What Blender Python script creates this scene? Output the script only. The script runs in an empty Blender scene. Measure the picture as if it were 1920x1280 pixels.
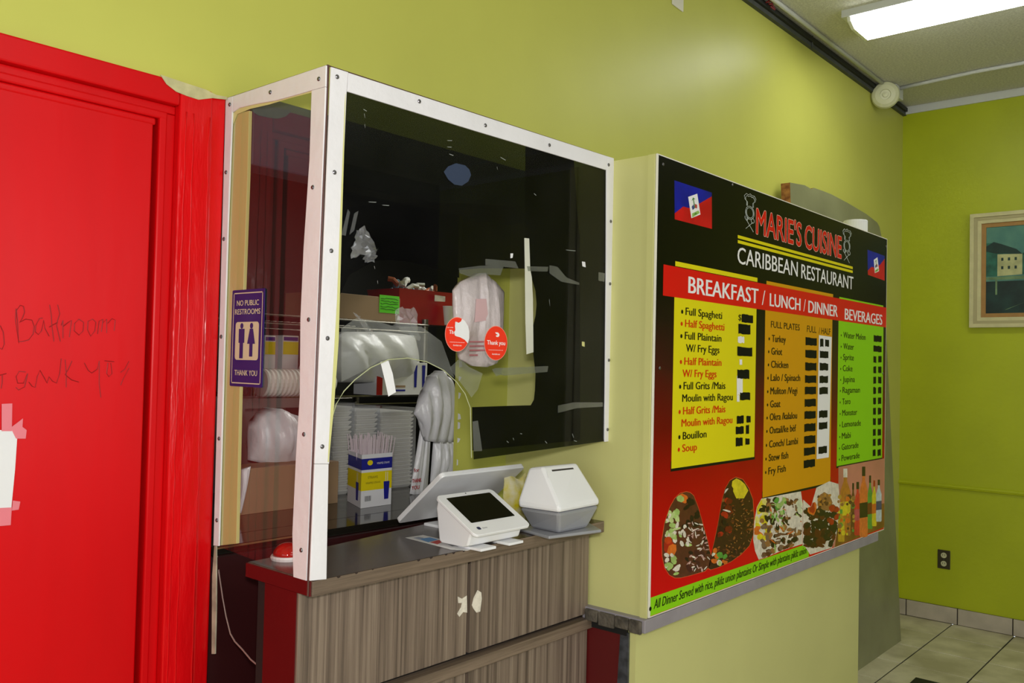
import bpy, bmesh, math, random
from mathutils import Vector, Matrix
random.seed(7)
C = bpy.context.scene.collection
# ------------------------------------------------------------------ camera, world, light, exposure
YAW, PITCH, ROLL, FPX = 0.71723605, 0.0273463, 0.02293843, 1636.64
CAM = Vector((0, 0, 1.5))
_f = Vector((math.cos(YAW)*math.cos(PITCH), math.sin(YAW)*math.cos(PITCH), math.sin(PITCH)))
_r = _f.cross(Vector((0, 0, 1))).normalized()
_u = _r.cross(_f)
CR = _r*math.cos(ROLL) + _u*math.sin(ROLL)
CU = -_r*math.sin(ROLL) + _u*math.cos(ROLL)
cd = bpy.data.cameras.new('camera'); cam = bpy.data.objects.new('camera', cd); C.objects.link(cam)
cam.matrix_world = Matrix(((CR.x, CU.x, -_f.x, 0), (CR.y, CU.y, -_f.y, 0), (CR.z, CU.z, -_f.z, 1.5), (0, 0, 0, 1)))
cd.sensor_width = 36; cd.lens = FPX/1920*36; cd.clip_start = 0.02
bpy.context.scene.camera = cam
vs = bpy.context.scene.view_settings
vs.view_transform = 'Standard'; vs.look = 'None'; vs.gamma = 1; vs.use_curve_mapping = False
vs.exposure = 0.34
w = bpy.data.worlds.new('world'); bpy.context.scene.world = w; w.use_nodes = True
bg = w.node_tree.nodes['Background']; bg.inputs[0].default_value = (0.9, 0.95, 1, 1); bg.inputs[1].default_value = 0.8

def area_light(name, loc, target, sx, sy, power, col=(1, 1, 1)):
    l = bpy.data.lights.new(name, 'AREA'); l.shape = 'RECTANGLE'; l.size = sx; l.size_y = sy; l.energy = power; l.color = col
    o = bpy.data.objects.new(name, l); C.objects.link(o); o.location = loc
    o.rotation_euler = (Vector(target)-Vector(loc)).to_track_quat('-Z', 'Y').to_euler()
    return o
# the camera's own flash, just beside the lens, and daylight entering by the shop front window on the left
area_light('camera_flash', (-0.04, -0.04, 1.63), (1.7, 1.7, 1.45), 0.10, 0.07, 18, (1, 0.97, 0.94))
area_light('daylight_window', (-2.9, -0.9, 1.8), (3, 0.6, 1.4), 3.2, 1.6, 28, (0.93, 0.97, 1))
area_light('front_fill', (2.1, -3.15, 1.7), (2.4, 1.7, 1.6), 3.6, 1.9, 62, (0.95, 0.98, 1))  # unseen fill light, added to lift the back wall evenly
area_light('kitchen_fill', (3.3, 2.3, 2.6), (1.9, 2.4, 1.3), 0.5, 0.3, 11, (1, 0.98, 0.95))  # unseen fill light, added to brighten the goods behind the glass
FIXTURE_EMISSION = 9.0

# ------------------------------------------------------------------ helpers
def at(px, py, ax, val):
    d = (px-960)*CR - (py-640)*CU + FPX*_f
    return CAM + d*((val-CAM[ax])/d[ax])
def lin(c):
    return tuple((x/12.92 if x <= 0.04045 else ((x+0.055)/1.055)**2.4) for x in c)
MATS = {}
def mat(name, rgb, rough=0.5, metal=0.0, var=0.08, scale=6.0, bump=0.0, bscale=60.0, stretch=None, emit=0, spec=0.5, coat=0, rgb2=None):
    """rgb in 0-255 display values; noise-mixed with a neighbour tone"""
    if name in MATS: return MATS[name]
    m = bpy.data.materials.new(name); m.use_nodes = True; nt = m.node_tree; N = nt.nodes; L = nt.links
    b = N['Principled BSDF']
    c = lin([x/255 for x in rgb])
    c2 = lin([x/255 for x in rgb2]) if rgb2 else tuple(x*(1-var) for x in c)
    tc = N.new('ShaderNodeTexCoord'); mp = N.new('ShaderNodeMapping'); L.new(tc.outputs['Object'], mp.inputs[0])
    if stretch: mp.inputs['Scale'].default_value = stretch
    nz = N.new('ShaderNodeTexNoise'); nz.inputs['Scale'].default_value = scale; nz.inputs['Detail'].default_value = 5
    L.new(mp.outputs[0], nz.inputs['Vector'])
    rp = N.new('ShaderNodeValToRGB'); rp.color_ramp.elements[0].position = 0.35; rp.color_ramp.elements[1].position = 0.65
    rp.color_ramp.elements[0].color = (*c2, 1); rp.color_ramp.elements[1].color = (*c, 1)
    L.new(nz.outputs[0], rp.inputs[0]); L.new(rp.outputs[0], b.inputs['Base Color'])
    b.inputs['Roughness'].default_value = rough; b.inputs['Metallic'].default_value = metal
    b.inputs['Specular IOR Level'].default_value = spec
    b.inputs['Coat Weight'].default_value = coat
    if bump:
        n2 = N.new('ShaderNodeTexNoise'); n2.inputs['Scale'].default_value = bscale; n2.inputs['Detail'].default_value = 4
        L.new(mp.outputs[0], n2.inputs['Vector'])
        bp = N.new('ShaderNodeBump'); bp.inputs['Strength'].default_value = bump; bp.inputs['Distance'].default_value = 0.01
        L.new(n2.outputs[0], bp.inputs['Height']); L.new(bp.outputs[0], b.inputs['Normal'])
    if emit:
        L.new(rp.outputs[0], b.inputs['Emission Color']); b.inputs['Emission Strength'].default_value = emit
    MATS[name] = m; return m
def clear_mat(name, tint, haze=0.02, rough=0.01, hazecol=(0.8, 0.8, 0.8), refl=1.0):
    """thin transparent sheet: tinted straight-through light, Fresnel reflection and a little surface haze"""
    m = bpy.data.materials.new(name); m.use_nodes = True; nt = m.node_tree; N = nt.nodes; L = nt.links
    for n in list(N):
        if n.type == 'BSDF_PRINCIPLED': N.remove(n)
    out = [n for n in N if n.type == 'OUTPUT_MATERIAL'][0]
    tr = N.new('ShaderNodeBsdfTransparent'); tr.inputs[0].default_value = (*tint, 1)
    df = N.new('ShaderNodeBsdfDiffuse'); df.inputs[0].default_value = (*hazecol, 1)
    nz = N.new('ShaderNodeTexNoise'); nz.inputs['Scale'].default_value = 7; nz.inputs['Detail'].default_value = 8
    tc = N.new('ShaderNodeTexCoord'); L.new(tc.outputs['Object'], nz.inputs['Vector'])
    mm = N.new('ShaderNodeMath'); mm.operation = 'MULTIPLY'; mm.inputs[1].default_value = haze*2
    L.new(nz.outputs[0], mm.inputs[0])
    m1 = N.new('ShaderNodeMixShader'); L.new(mm.outputs[0], m1.inputs[0]); L.new(tr.outputs[0], m1.inputs[1]); L.new(df.outputs[0], m1.inputs[2])
    gl = N.new('ShaderNodeBsdfGlossy'); gl.inputs['Roughness'].default_value = rough
    ge = N.new('ShaderNodeNewGeometry'); dt = N.new('ShaderNodeVectorMath'); dt.operation = 'DOT_PRODUCT'
    L.new(ge.outputs['Incoming'], dt.inputs[0]); L.new(ge.outputs['Normal'], dt.inputs[1])
    def mth(op, a_, b_):
        q = N.new('ShaderNodeMath'); q.operation = op
        for i_, v_ in enumerate((a_, b_)):
            if v_ is None: continue
            if isinstance(v_, (int, float)): q.inputs[i_].default_value = v_
            else: L.new(v_, q.inputs[i_])
        return q.outputs[0]
    ab = mth('ABSOLUTE', dt.outputs['Value'], None)
    p5 = mth('POWER', mth('SUBTRACT', 1.0, ab), 5.0)              # Schlick reflectance, the same from both sides of the sheet
    fm_ = mth('MULTIPLY', mth('ADD', mth('MULTIPLY', p5, 0.93), 0.07), refl)
    m2 = N.new('ShaderNodeMixShader'); L.new(fm_, m2.inputs[0]); L.new(m1.outputs[0], m2.inputs[1]); L.new(gl.outputs[0], m2.inputs[2])
    L.new(m2.outputs[0], out.inputs['Surface'])
    MATS[name] = m; return m

class MB:
    """collects faces (world coordinates) with material slots, then links ONE mesh object"""
    def __init__(s): s.v = []; s.f = []; s.mi = []; s.mats = []
    def slot(s, m):
        if m not in s.mats: s.mats.append(m)
        return s.mats.index(m)
    def add(s, vs_, fs, m, M=None):
        k = len(s.v); i = s.slot(m)
        s.v += [(M @ Vector(v)) if M else Vector(v) for v in vs_]
        for f in fs: s.f.append(tuple(k+j for j in f)); s.mi.append(i)
        return s
    def box(s, x0, x1, y0, y1, z0, z1, m, M=None):
        vs_ = [(x, y, z) for x in (x0, x1) for y in (y0, y1) for z in (z0, z1)]
        return s.add(vs_, [(0, 1, 3, 2), (4, 6, 7, 5), (0, 4, 5, 1), (2, 3, 7, 6), (0, 2, 6, 4), (1, 5, 7, 3)], m, M)
    def prism(s, pts, d, m, M=None, me=None):
        """polygon pts extruded by vector d; optional second material for the edge"""
        n = len(pts); pts = [Vector(p) for p in pts]; d = Vector(d)
        s.add(pts+[p+d for p in pts], [tuple(range(n)), tuple(range(2*n-1, n-1, -1))], m, M)
        s.add(pts+[p+d for p in pts], [(i, n+i, n+(i+1) % n, (i+1) % n) for i in range(n)], me or m, M)
        return s
    def poly(s, pts, m, M=None): return s.add(pts, [tuple(range(len(pts)))], m, M)
    def tube(s, pts, r, m, n=8, M=None, r1=None):
        pts = [Vector(p) for p in pts]; vs_ = []; fs = []
        for i, p in enumerate(pts):
            t = (pts[min(i+1, len(pts)-1)]-pts[max(i-1, 0)]).normalized()
            a = t.cross(Vector((0, 0, 1)) if abs(t.z) < 0.9 else Vector((1, 0, 0))).normalized(); b = t.cross(a)
            rr = r if r1 is None else r+(r1-r)*i/(len(pts)-1)
            vs_ += [p+(a*math.cos(2*math.pi*k/n)+b*math.sin(2*math.pi*k/n))*rr for k in range(n)]
        for i in range(len(pts)-1):
            for k in range(n): fs.append((i*n+k, i*n+(k+1) % n, (i+1)*n+(k+1) % n, (i+1)*n+k))
        fs.append(tuple(range(n-1, -1, -1))); fs.append(tuple((len(pts)-1)*n+k for k in range(n)))
        return s.add(vs_, fs, m, M)
    def lathe(s, prof, m, n=24, M=None):
        """prof [(r,z)...] round local z"""
        vs_ = []; fs = []
        for r, z in prof: vs_ += [(r*math.cos(2*math.pi*k/n), r*math.sin(2*math.pi*k/n), z) for k in range(n)]
        for i in range(len(prof)-1):
            for k in range(n): fs.append((i*n+k, i*n+(k+1) % n, (i+1)*n+(k+1) % n, (i+1)*n+k))
        fs.append(tuple(range(n-1, -1, -1))); fs.append(tuple((len(prof)-1)*n+k for k in range(n)))
        return s.add(vs_, fs, m, M)
    def build(s, name, parent=None, smooth=False, bevel=0, kind=None, origin=None):
        me = bpy.data.meshes.new(name)
        base = Vector((0, 0, 0))
        p = parent
        while p is not None: base += p.location; p = p.parent
        if origin is None:
            if parent is None:
                xs = [v.x for v in s.v]; ys = [v.y for v in s.v]; zs = [v.z for v in s.v]
                origin = Vector(((min(xs)+max(xs))/2, (min(ys)+max(ys))/2, min(zs)))
            else: origin = base
        origin = Vector(origin)
        me.from_pydata([tuple(v-origin) for v in s.v], [], s.f)
        for m in s.mats: me.materials.append(m)
        me.polygons.foreach_set('material_index', s.mi)
        bm = bmesh.new(); bm.from_mesh(me)
        bmesh.ops.remove_doubles(bm, verts=bm.verts, dist=1e-6)
        bmesh.ops.recalc_face_normals(bm, faces=bm.faces); bm.to_mesh(me); bm.free()
        o = bpy.data.objects.new(name, me); C.objects.link(o)
        o.location = origin-base
        if parent is not None: o.parent = parent
        if smooth:
            me.polygons.foreach_set('use_smooth', [True]*len(me.polygons))
        if bevel:
            md = o.modifiers.new('bevel', 'BEVEL'); md.width = bevel; md.segments = 2; md.limit_method = 'ANGLE'
        if kind: o['kind'] = kind
        return o
def thing(name, label, cat, loc, group=None):
    o = bpy.data.objects.new(name, None); C.objects.link(o); o.location = loc; o.empty_display_size = 0.05
    o['label'] = label; o['category'] = cat
    if group: o['group'] = group
    return o
def tag(o, label, cat, group=None):
    o['label'] = label; o['category'] = cat
    if group: o['group'] = group
    return o
X, Y, Z = Vector((1, 0, 0)), Vector((0, 1, 0)), Vector((0, 0, 1))

_tc = {}
def text_geo(txt, bold):
    """raw outline mesh of a word at size 1: verts, faces, width, cap height"""
    key = (txt, bold)
    if key in _tc: return _tc[key]
    cu = bpy.data.curves.new('t', 'FONT'); cu.body = txt; cu.size = 1; cu.offset = bold; cu.resolution_u = 3
    o = bpy.data.objects.new('t', cu); C.objects.link(o)
    me = bpy.data.meshes.new_from_object(o)
    vs_ = [v.co.copy() for v in me.vertices]; fs = [tuple(p.vertices) for p in me.polygons]
    bpy.data.objects.remove(o); bpy.data.curves.remove(cu); bpy.data.meshes.remove(me)
    x0 = min(v.x for v in vs_); x1 = max(v.x for v in vs_)
    _tc[key] = (vs_, fs, x0, x1); return _tc[key]
def text_on(mb, txt, org, width, cap, m, R=X, U=Z, off=Vector((0, 0, 0)), bold=0.0, shear=0.0, heavy=False):
    vs_, fs, x0, x1 = text_geo(txt, 0.0)
    sx = width/(x1-x0); sy = cap/0.73
    e = bold*sy
    ring_ = [(0, 0)] if not bold else ([(-e, 0), (e, 0), (0, 0)] if not heavy else [(e*math.cos(t*math.pi/4), e*math.sin(t*math.pi/4)) for t in range(8)])
    nn = R.cross(U)*2.5e-5
    for kk_, (dx, dz) in enumerate(ring_):
        mb.add([org+off+nn*kk_+R*((v.x-x0)*sx+shear*v.y*sy+dx)+U*(v.y*sy+dz) for v in vs_], fs, m)

# ------------------------------------------------------------------ materials
M_wall = mat('green_paint', (194, 195, 92), rough=0.40, var=0.07, scale=2.2, bump=0.05, bscale=5, spec=0.2)
M_wall2 = mat('green_paint_right', (172, 181, 14), rough=0.45, var=0.10, scale=2.5, bump=0.1, bscale=30)
M_pale = mat('pale_green_paint', (206, 204, 134), rough=0.4, var=0.05, scale=3, bump=0.08, bscale=9)
M_red = mat('red_gloss_paint', (212, 5, 12), rough=0.33, var=0.16, scale=3, bump=0.10, bscale=12, stretch=(1, 1, 0.25), spec=0.18)
M_redrough = mat('red_paint_lumpy', (216, 10, 16), rough=0.24, var=0.15, scale=9, bump=0.5, bscale=28, stretch=(1, 1, 0.22), spec=0.3)
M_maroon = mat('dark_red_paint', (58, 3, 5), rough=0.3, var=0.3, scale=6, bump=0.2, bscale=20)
M_maroon2 = mat('dark_red_panel', (92, 2, 5), rough=0.5, var=0.15, scale=6, bump=0.1, bscale=20)
M_white = mat('white_painted_strip', (228, 226, 228), rough=0.45, var=0.06, scale=8, bump=0.15, bscale=50)
M_plastic = mat('white_plastic', (232, 232, 232), rough=0.32, var=0.01)
M_plastic2 = mat('pale_grey_plastic', (232, 232, 232), rough=0.4, var=0.08, scale=12)
M_silver = mat('silver_plastic', (160, 161, 166), rough=0.35, metal=0.25, var=0.03)
M_screen = mat('black_screen', (4, 5, 7), rough=0.08, var=0.0)
M_black = mat('black_matte', (8, 8, 8), rough=0.6, var=0.2)
M_screw = mat('screw_metal', (130, 128, 130), rough=0.35, metal=0.9, var=0.3, scale=200)
M_paper = mat('white_paper', (226, 226, 226), rough=0.7, var=0.04, scale=10, bump=0.1, bscale=30)
M_ceil = mat('ceiling_stipple', (214, 213, 200), rough=0.9, var=0.22, scale=90, bump=0.6, bscale=160)
M_trimw = mat('white_trim_paint', (200, 202, 198), rough=0.5, var=0.05)
M_dgrey = mat('dark_grey_channel', (72, 76, 72), rough=0.6, var=0.3, scale=14)
M_tile = mat('floor_tile', (212, 204, 172), rough=0.45, var=0.25, scale=5, rgb2=(172, 164, 130), bump=0.05, bscale=40)
M_btile = mat('base_tile', (184, 172, 152), rough=0.5, var=0.2, scale=9)
M_grout = mat('grout', (58, 52, 38), rough=0.9, var=0.2, scale=20)
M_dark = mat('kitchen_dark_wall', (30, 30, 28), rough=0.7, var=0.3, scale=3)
M_ledge = mat('grey_ledge', (150, 143, 148), rough=0.55, var=0.12, scale=14)
M_broken = mat('broken_masonry', (96, 88, 76), rough=0.9, var=0.6, scale=30, bump=0.7, bscale=60)
M_glass = clear_mat('acrylic_sheet', (0.93, 0.94, 0.93), haze=0.005, refl=0.3)
M_glass2 = clear_mat('side_glass', (0.92, 0.90, 0.88), haze=0.004, refl=1.1)
M_film = clear_mat('dark_tint_film', (0.07, 0.08, 0.032), haze=0.001, rough=0.04, hazecol=(0.2, 0.2, 0.15), refl=0.15)
M_film2 = clear_mat('black_tint_film', (0.06, 0.05, 0.03), haze=0.0, rough=0.03, refl=0.1)
M_film3 = clear_mat('smoky_film', (0.45, 0.42, 0.2), haze=0.0, rough=0.03, refl=0.1)
M_tape = clear_mat('clear_tape', (0.8, 0.82, 0.8), haze=0.06, rough=0.15)
M_wrap = clear_mat('clear_wrap', (0.88, 0.9, 0.92), haze=0.14, rough=0.12, hazecol=(0.9, 0.9, 0.92))
M_foam = mat('white_foam', (240, 236, 228), rough=0.7, var=0.05, scale=20)
M_bag = mat('white_bag_plastic', (238, 238, 242), rough=0.35, var=0.12, scale=8, bump=0.3, bscale=30)
M_card = mat('cardboard', (160, 132, 100), rough=0.8, var=0.12, scale=6)
M_metal = mat('shelf_metal', (112, 108, 96), rough=0.42, metal=0.7, var=0.3, scale=30)
M_steel = mat('dull_steel_sheet', (146, 146, 112), rough=0.42, metal=0.2, var=0.25, scale=3, bump=0.05)

def wood_mat(name, c1, c2, c3, sc):
    m = bpy.data.materials.new(name); m.use_nodes = True; N = m.node_tree.nodes; L = m.node_tree.links; b = N['Principled BSDF']
    tc = N.new('ShaderNodeTexCoord'); mp = N.new('ShaderNodeMapping'); mp.inputs['Scale'].default_value = sc
    L.new(tc.outputs['Object'], mp.inputs[0])
    n1 = N.new('ShaderNodeTexNoise'); n1.inputs['Scale'].default_value = 1; n1.inputs['Detail'].default_value = 10; n1.inputs['Roughness'].default_value = 0.72
    L.new(mp.outputs[0], n1.inputs['Vector'])
    rp = N.new('ShaderNodeValToRGB'); e = rp.color_ramp.elements
    e[0].position = 0.36; e[0].color = (*lin([x/255 for x in c1]), 1); e[1].position = 0.66; e[1].color = (*lin([x/255 for x in c3]), 1)
    k = e.new(0.5); k.color = (*lin([x/255 for x in c2]), 1)
    L.new(n1.outputs[0], rp.inputs[0]); L.new(rp.outputs[0], b.inputs['Base Color']); b.inputs['Roughness'].default_value = 0.45
    bp = N.new('ShaderNodeBump'); bp.inputs['Strength'].default_value = 0.15; bp.inputs['Distance'].default_value = 0.002
    L.new(n1.outputs[0], bp.inputs['Height']); L.new(bp.outputs[0], b.inputs['Normal'])
    MATS[name] = m; return m
M_wood = wood_mat('walnut_laminate', (74, 62, 52), (116, 100, 86), (146, 130, 112), (75, 75, 0.9))
M_woodh = wood_mat('walnut_laminate_top', (84, 70, 58), (108, 92, 76), (134, 116, 98), (1.5, 50, 50))

# ------------------------------------------------------------------ the setting
YW = 1.779      # back wall plane
XR = 5.787      # right wall plane
ZC = 3.20       # ceiling
DX0, DX1, DZ = 0.02, 0.885, 2.012
b = MB()
b.box(-3, -0.13, YW, 1.9, 0, ZC, M_wall); b.box(-0.13, 1.808, YW, 1.9, 2.088, ZC, M_wall)
b.box(1.808, 1.95, YW, YW+0.014, 0, 2.088, M_wall); b.box(1.808, 1.95, YW, 1.9, 2.088, ZC, M_wall); b.box(1.95, XR, YW, 1.9, 0, ZC, M_wall)
wall = b.build('wall_back', kind='structure')
MB().box(XR, XR+0.12, -3.2, 1.9, 0, ZC, M_wall2).build('wall_right', kind='structure')
MB().box(-3, XR, -3.2, 1.779, ZC, ZC+0.1, M_ceil).build('ceiling', kind='structure')
MB().box(-3, XR, -3.3, -3.2, 0, ZC, mat('front_wall_paint', (84, 84, 76), rough=0.7)).build('wall_front', kind='structure')
b = MB()
for a in ((-3.2, -2.6, 0, ZC), (0.9, 1.9, 0, ZC), (-2.6, 0.9, 0, 0.9), (-2.6, 0.9, 2.7, ZC)):
    b.box(-3.1, -3.0, a[0], a[1], a[2], a[3], M_wall)
b.build('wall_left', kind='structure')
floor = MB().box(-3, XR, -3.2, 1.779, -0.1, -0.006, M_grout).build('floor', kind='structure')
# floor tiles: joints on x = 5.143 + k*0.333 and y = 1.46 - k*0.33
rest = MB()
xs = [5.143+0.333*k for k in range(-25, 3)]; ys = [1.46-0.33*k for k in range(-1, 15)]
for x in xs:
    for y in ys:
        x1 = min(x+0.333, XR+0.02); y1 = min(y, YW)
        y0 = max(y-0.33, -3.2)
        if x < -3 or y0 >= y1: continue
        t = MB() if (x > 3.6 and y > 0.4) else rest
        dz = random.uniform(-0.0008, 0.0008)
        a0, a1, b0, b1 = x+0.004, x1-0.004, y0+0.004, y1-(0.004 if y < 1.7 else 0.0)
        t.box(a0, a1, b0, b1, -0.006, dz, M_tile)
        if t is not rest: t.build('tile', parent=floor, bevel=0.002)
rest.build('tile_field', parent=floor, kind='stuff')
# tiled skirting of the right wall
base = MB().box(XR-0.006, XR, -3.2, YW, 0, 0.098, M_grout).build('baseboard_right', kind='structure')
ys = [1.777, 1.726, 1.432, 1.137]+[1.137-0.295*k for k in range(1, 14)]
for i in range(len(ys)-1):
    MB().box(XR-0.014, XR-0.005, ys[i+1]+0.003, ys[i]-0.003, 0.003, 0.098+random.uniform(-.001, .001), M_btile).build('tile', parent=base, bevel=0.002)
# chair rail moulding, ceiling trims
MB().prism([(XR, -3.2, 0.81), (XR-0.012, -3.2, 0.813), (XR-0.016, -3.2, 0.825), (XR-0.008, -3.2, 0.834), (XR, -3.2, 0.838)], (0, 3.2+YW, 0), M_wall2).build('trim_1', kind='structure')
MB().box(XR-0.012, XR, -3.2, YW, 3.152, ZC, M_trimw).build('trim_2', kind='structure', bevel=0.002)
b = MB(); b.box(2.2, XR, YW-0.02, YW, 3.145, ZC, M_dgrey); b.box(2.2, XR-0.02, YW-0.034, YW-0.02, 3.165, 3.188, mat('black_cable_channel', (26, 28, 26), rough=0.6))
b.build('trim_3', kind='structure')

# kitchen behind the opening
MB().box(1.04, 1.808, YW+0.001, 1.9, 0, 1.055, mat('knee_wall_black', (48, 4, 6), rough=0.5)).build('wall_knee', kind='structure')
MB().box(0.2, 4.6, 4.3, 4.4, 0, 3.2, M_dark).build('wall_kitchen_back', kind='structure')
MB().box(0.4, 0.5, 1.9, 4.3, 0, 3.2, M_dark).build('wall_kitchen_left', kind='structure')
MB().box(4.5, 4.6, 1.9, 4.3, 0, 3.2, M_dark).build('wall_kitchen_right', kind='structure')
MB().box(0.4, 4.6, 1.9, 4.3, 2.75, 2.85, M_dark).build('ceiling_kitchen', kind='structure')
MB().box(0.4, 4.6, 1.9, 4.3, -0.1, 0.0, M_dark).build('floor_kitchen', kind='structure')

# menu projection box, its ledge, the low wall below
b = MB(); b.box(2.023, 3.90, 1.262, YW, 0.83, 2.082, M_pale)
proj = b.build('wall_menu_box', kind='structure')
MB().box(2.018, 2.024, 1.262, 1.283, 0.826, 2.082, M_pale).build('trim', parent=proj)
MB().box(3.903, 3.906, 1.30, 1.7, 0.9, 2.0, M_wall).build('side_patch', parent=proj)
led = MB().box(2.0, 3.815, 1.254, 1.46, 0.797, 0.832, M_ledge).build('trim_4', kind='structure', bevel=0.002)
for y0, y1, dz in ((1.262, 1.30, 0.0), (1.302, 1.345, 0.004), (1.348, 1.40, -0.002), (1.403, 1.445, 0.003)):
    MB().box(1.990, 2.0, y0, y1, 0.794+dz, 0.829, M_broken).build('block', parent=led, bevel=0.003)
low = MB().box(2.022, 3.712, 1.296, YW, 0, 0.797, M_pale).build('wall_low', kind='structure')
MB().box(2.016, 2.0225, 1.340, 1.46, 0, 0.775, M_maroon2).build('red_panel', parent=low)
b = MB(); b.prism([(2.014, 1.315, 0), (2.014, 1.345, 0), (2.014, 1.343, 0.2), (2.014, 1.351, 0.35), (2.014, 1.342, 0.5), (2.014, 1.349, 0.62), (2.014, 1.341, 0.783), (2.014, 1.315, 0.783)], (0.009, 0, 0), mat('torn_edge_grey', (70, 72, 78), rough=0.4, var=0.6, scale=40))
b.build('torn_metal_edge', parent=low)
MB().box(2.012, 2.024, 1.32, 1.46, 0.775, 0.797, M_black).build('gap_strip', parent=low)

# leaning steel sheet behind the menu box
P0 = [at(1480, 342, 1, 1.70), at(1590, 385, 1, 1.70), at(1625, 402, 1, 1.70), at(1645, 418, 1, 1.70), at(1652, 437, 1, 1.70)]
xl = P0[0].x; xr = 5.205
front = [Vector((xl, 1.58, 0.0)), Vector((xr, 1.58, 0.0))]
def lean(x, z): return Vector((x, 1.58+0.12*z/2.35, z))
top_ = [at(x, y, 1, 1.70) for x, y in ((1652, 445), (1649, 425), (1645, 417), (1625, 401), (1590, 380), (1560, 364), (1545, 358), (1528, 352), (1522, 354), (1510, 347), (1482, 342))]
pts = [lean(xl, 0.0), lean(xr, 0.0)]+[Vector((p.x, 1.58+0.12*p.z/2.35, p.z)) for p in top_]
b = MB(); b.prism(pts, (0, 0.045, 0), M_steel, me=mat('torn_board_edge', (176, 120, 62), rough=0.8, var=0.6, scale=40, rgb2=(120, 70, 34)))
sheet = b.build('steel_panel')
tag(sheet, 'tall dull grey-green metal sheet with rounded top corner leaning on the back wall', 'panel')

# ------------------------------------------------------------------ red door and its frame
door = MB().box(DX0, DX1-0.012, YW-0.002, YW+0.035, 0.01, DZ-0.02, M_red).build('door_1', kind='structure', bevel=0.003)
fr = MB()
fr.box(DX1+0.04, 1.0, YW-0.014, YW+0.1, 0, 2.089, M_redrough)
fo = fr.build('door_frame', parent=door, bevel=0.004)
MB().box(1.0005, 1.036, YW-0.007, YW+0.12, 0, 2.086, M_redrough).build('door_frame', parent=door, bevel=0.004)
MB().box(-0.13, DX0, YW-0.028, YW+0.1, 0, 2.075, M_redrough).build('door_frame', parent=door, bevel=0.004)
MB().box(-0.13, DX1+0.0395, YW-0.013, YW+0.1, 2.04, 2.092, M_red).build('door_head', parent=door, bevel=0.004)
MB().box(DX1+0.0, DX1+0.018, YW-0.004, YW+0.1, 0, 2.022, M_red).build('door_stop', parent=door, bevel=0.004)
MB().box(DX1+0.018, DX1+0.04, YW+0.006, YW+0.1, 0, 2.022, M_red).build('door_jamb', parent=door, bevel=0.002)
MB().box(DX0, DX1+0.018, YW-0.0045, YW+0.1, 2.005, 2.0225, M_red).build('door_stop', parent=door, bevel=0.004)
MB().box(DX0, DX1+0.0395, YW+0.0055, YW+0.1, 2.0225, 2.04, M_red).build('door_jamb', parent=door, bevel=0.002)
MB().box(DX0, DX1-0.006, YW-0.001, YW+0.05, 1.989, 2.0048, M_red).build('door_rail', parent=door, bevel=0.004)
for xr_, ph_ in ((0.938, 1), (0.956, 2), (0.993, 3)):
    rr_ = random.Random(ph_); b = MB(); b.tube([(xr_+rr_.uniform(-.0015, .0015), YW-0.0142, 0.02+0.03*i) for i in range(68)], 0.0016, M_redrough, n=6)
    b.build('paint_ridge', parent=door, smooth=True)
# ragged bare patch of old paint above the frame corner
b = MB()
b.prism([at(x, y, 1, YW-0.0145) for x, y in ((300, 140), (345, 155), (385, 168), (405, 178), (425, 182), (425, 187), (398, 184), (372, 187), (350, 180), (330, 172), (312, 158))], (0, -0.0016, 0), mat('bare_plaster', (196, 190, 140), rough=0.8, var=0.2, scale=40))
b.build('paint_patch', parent=wall)
# handwriting in marker on the door
M_ink = mat('dark_red_ink', (150, 4, 10), rough=0.5, var=0.1)
S = [[(0, 610), (6, 622), (8, 645), (4, 655), (0, 652)],
     [(30, 578), (29, 600), (35, 643), (33, 600), (31, 582), (38, 572), (44, 574), (46, 585), (42, 596), (37, 604), (48, 598), (60, 600), (64, 612), (62, 626), (54, 637), (42, 640), (35, 640)],
     [(80, 596), (74, 597), (67, 610), (66, 622), (72, 627), (78, 620), (82, 600), (84, 615), (92, 630)],
     [(93, 571), (96, 590), (97, 610), (101, 640)], [(92, 613), (108, 604)], [(108, 571), (112, 588), (108, 600), (106, 610), (113, 640)],
     [(115, 610), (118, 600), (118, 634)], [(118, 612), (128, 604), (134, 600), (130, 632)],
     [(148, 598), (140, 606), (139, 620), (148, 628), (156, 620), (157, 604), (148, 598)],
     [(174, 598), (165, 602), (164, 618), (170, 630), (178, 620), (180, 604), (174, 598)],
     [(183, 626), (186, 602), (193, 598), (190, 622)], [(192, 606), (200, 598), (200, 624)], [(202, 606), (210, 597), (216, 600), (214, 620)],
     [(0, 703), (12, 700)], [(4, 702), (4, 716), (2, 728)],
     [(48, 697), (36, 696), (30, 706), (33, 718), (44, 718), (50, 704), (52, 700), (46, 725), (35, 731), (30, 726)],
     [(54, 716), (60, 724), (66, 726), (70, 706), (75, 694), (84, 710), (88, 718), (92, 706), (98, 714), (106, 718), (112, 700), (115, 672)],
     [(122, 674), (124, 700), (124, 726)], [(135, 676), (128, 692), (122, 702), (134, 712), (148, 716)],
     [(158, 680), (165, 694), (172, 699), (182, 692), (186, 676), (186, 720), (189, 745)],
     [(196, 676), (214, 678)], [(202, 680), (200, 700), (204, 706), (210, 700), (208, 680)], [(242, 677), (234, 692), (226, 698)], [(242, 690), (230, 712), (226, 722)]]
for s_ in S:
    b = MB(); pp = [at(x, y, 1, YW-0.0025) for x, y in s_]
    b.tube(pp, 0.0009, M_ink, n=5)
    b.build('marker_stroke', parent=door)
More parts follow.
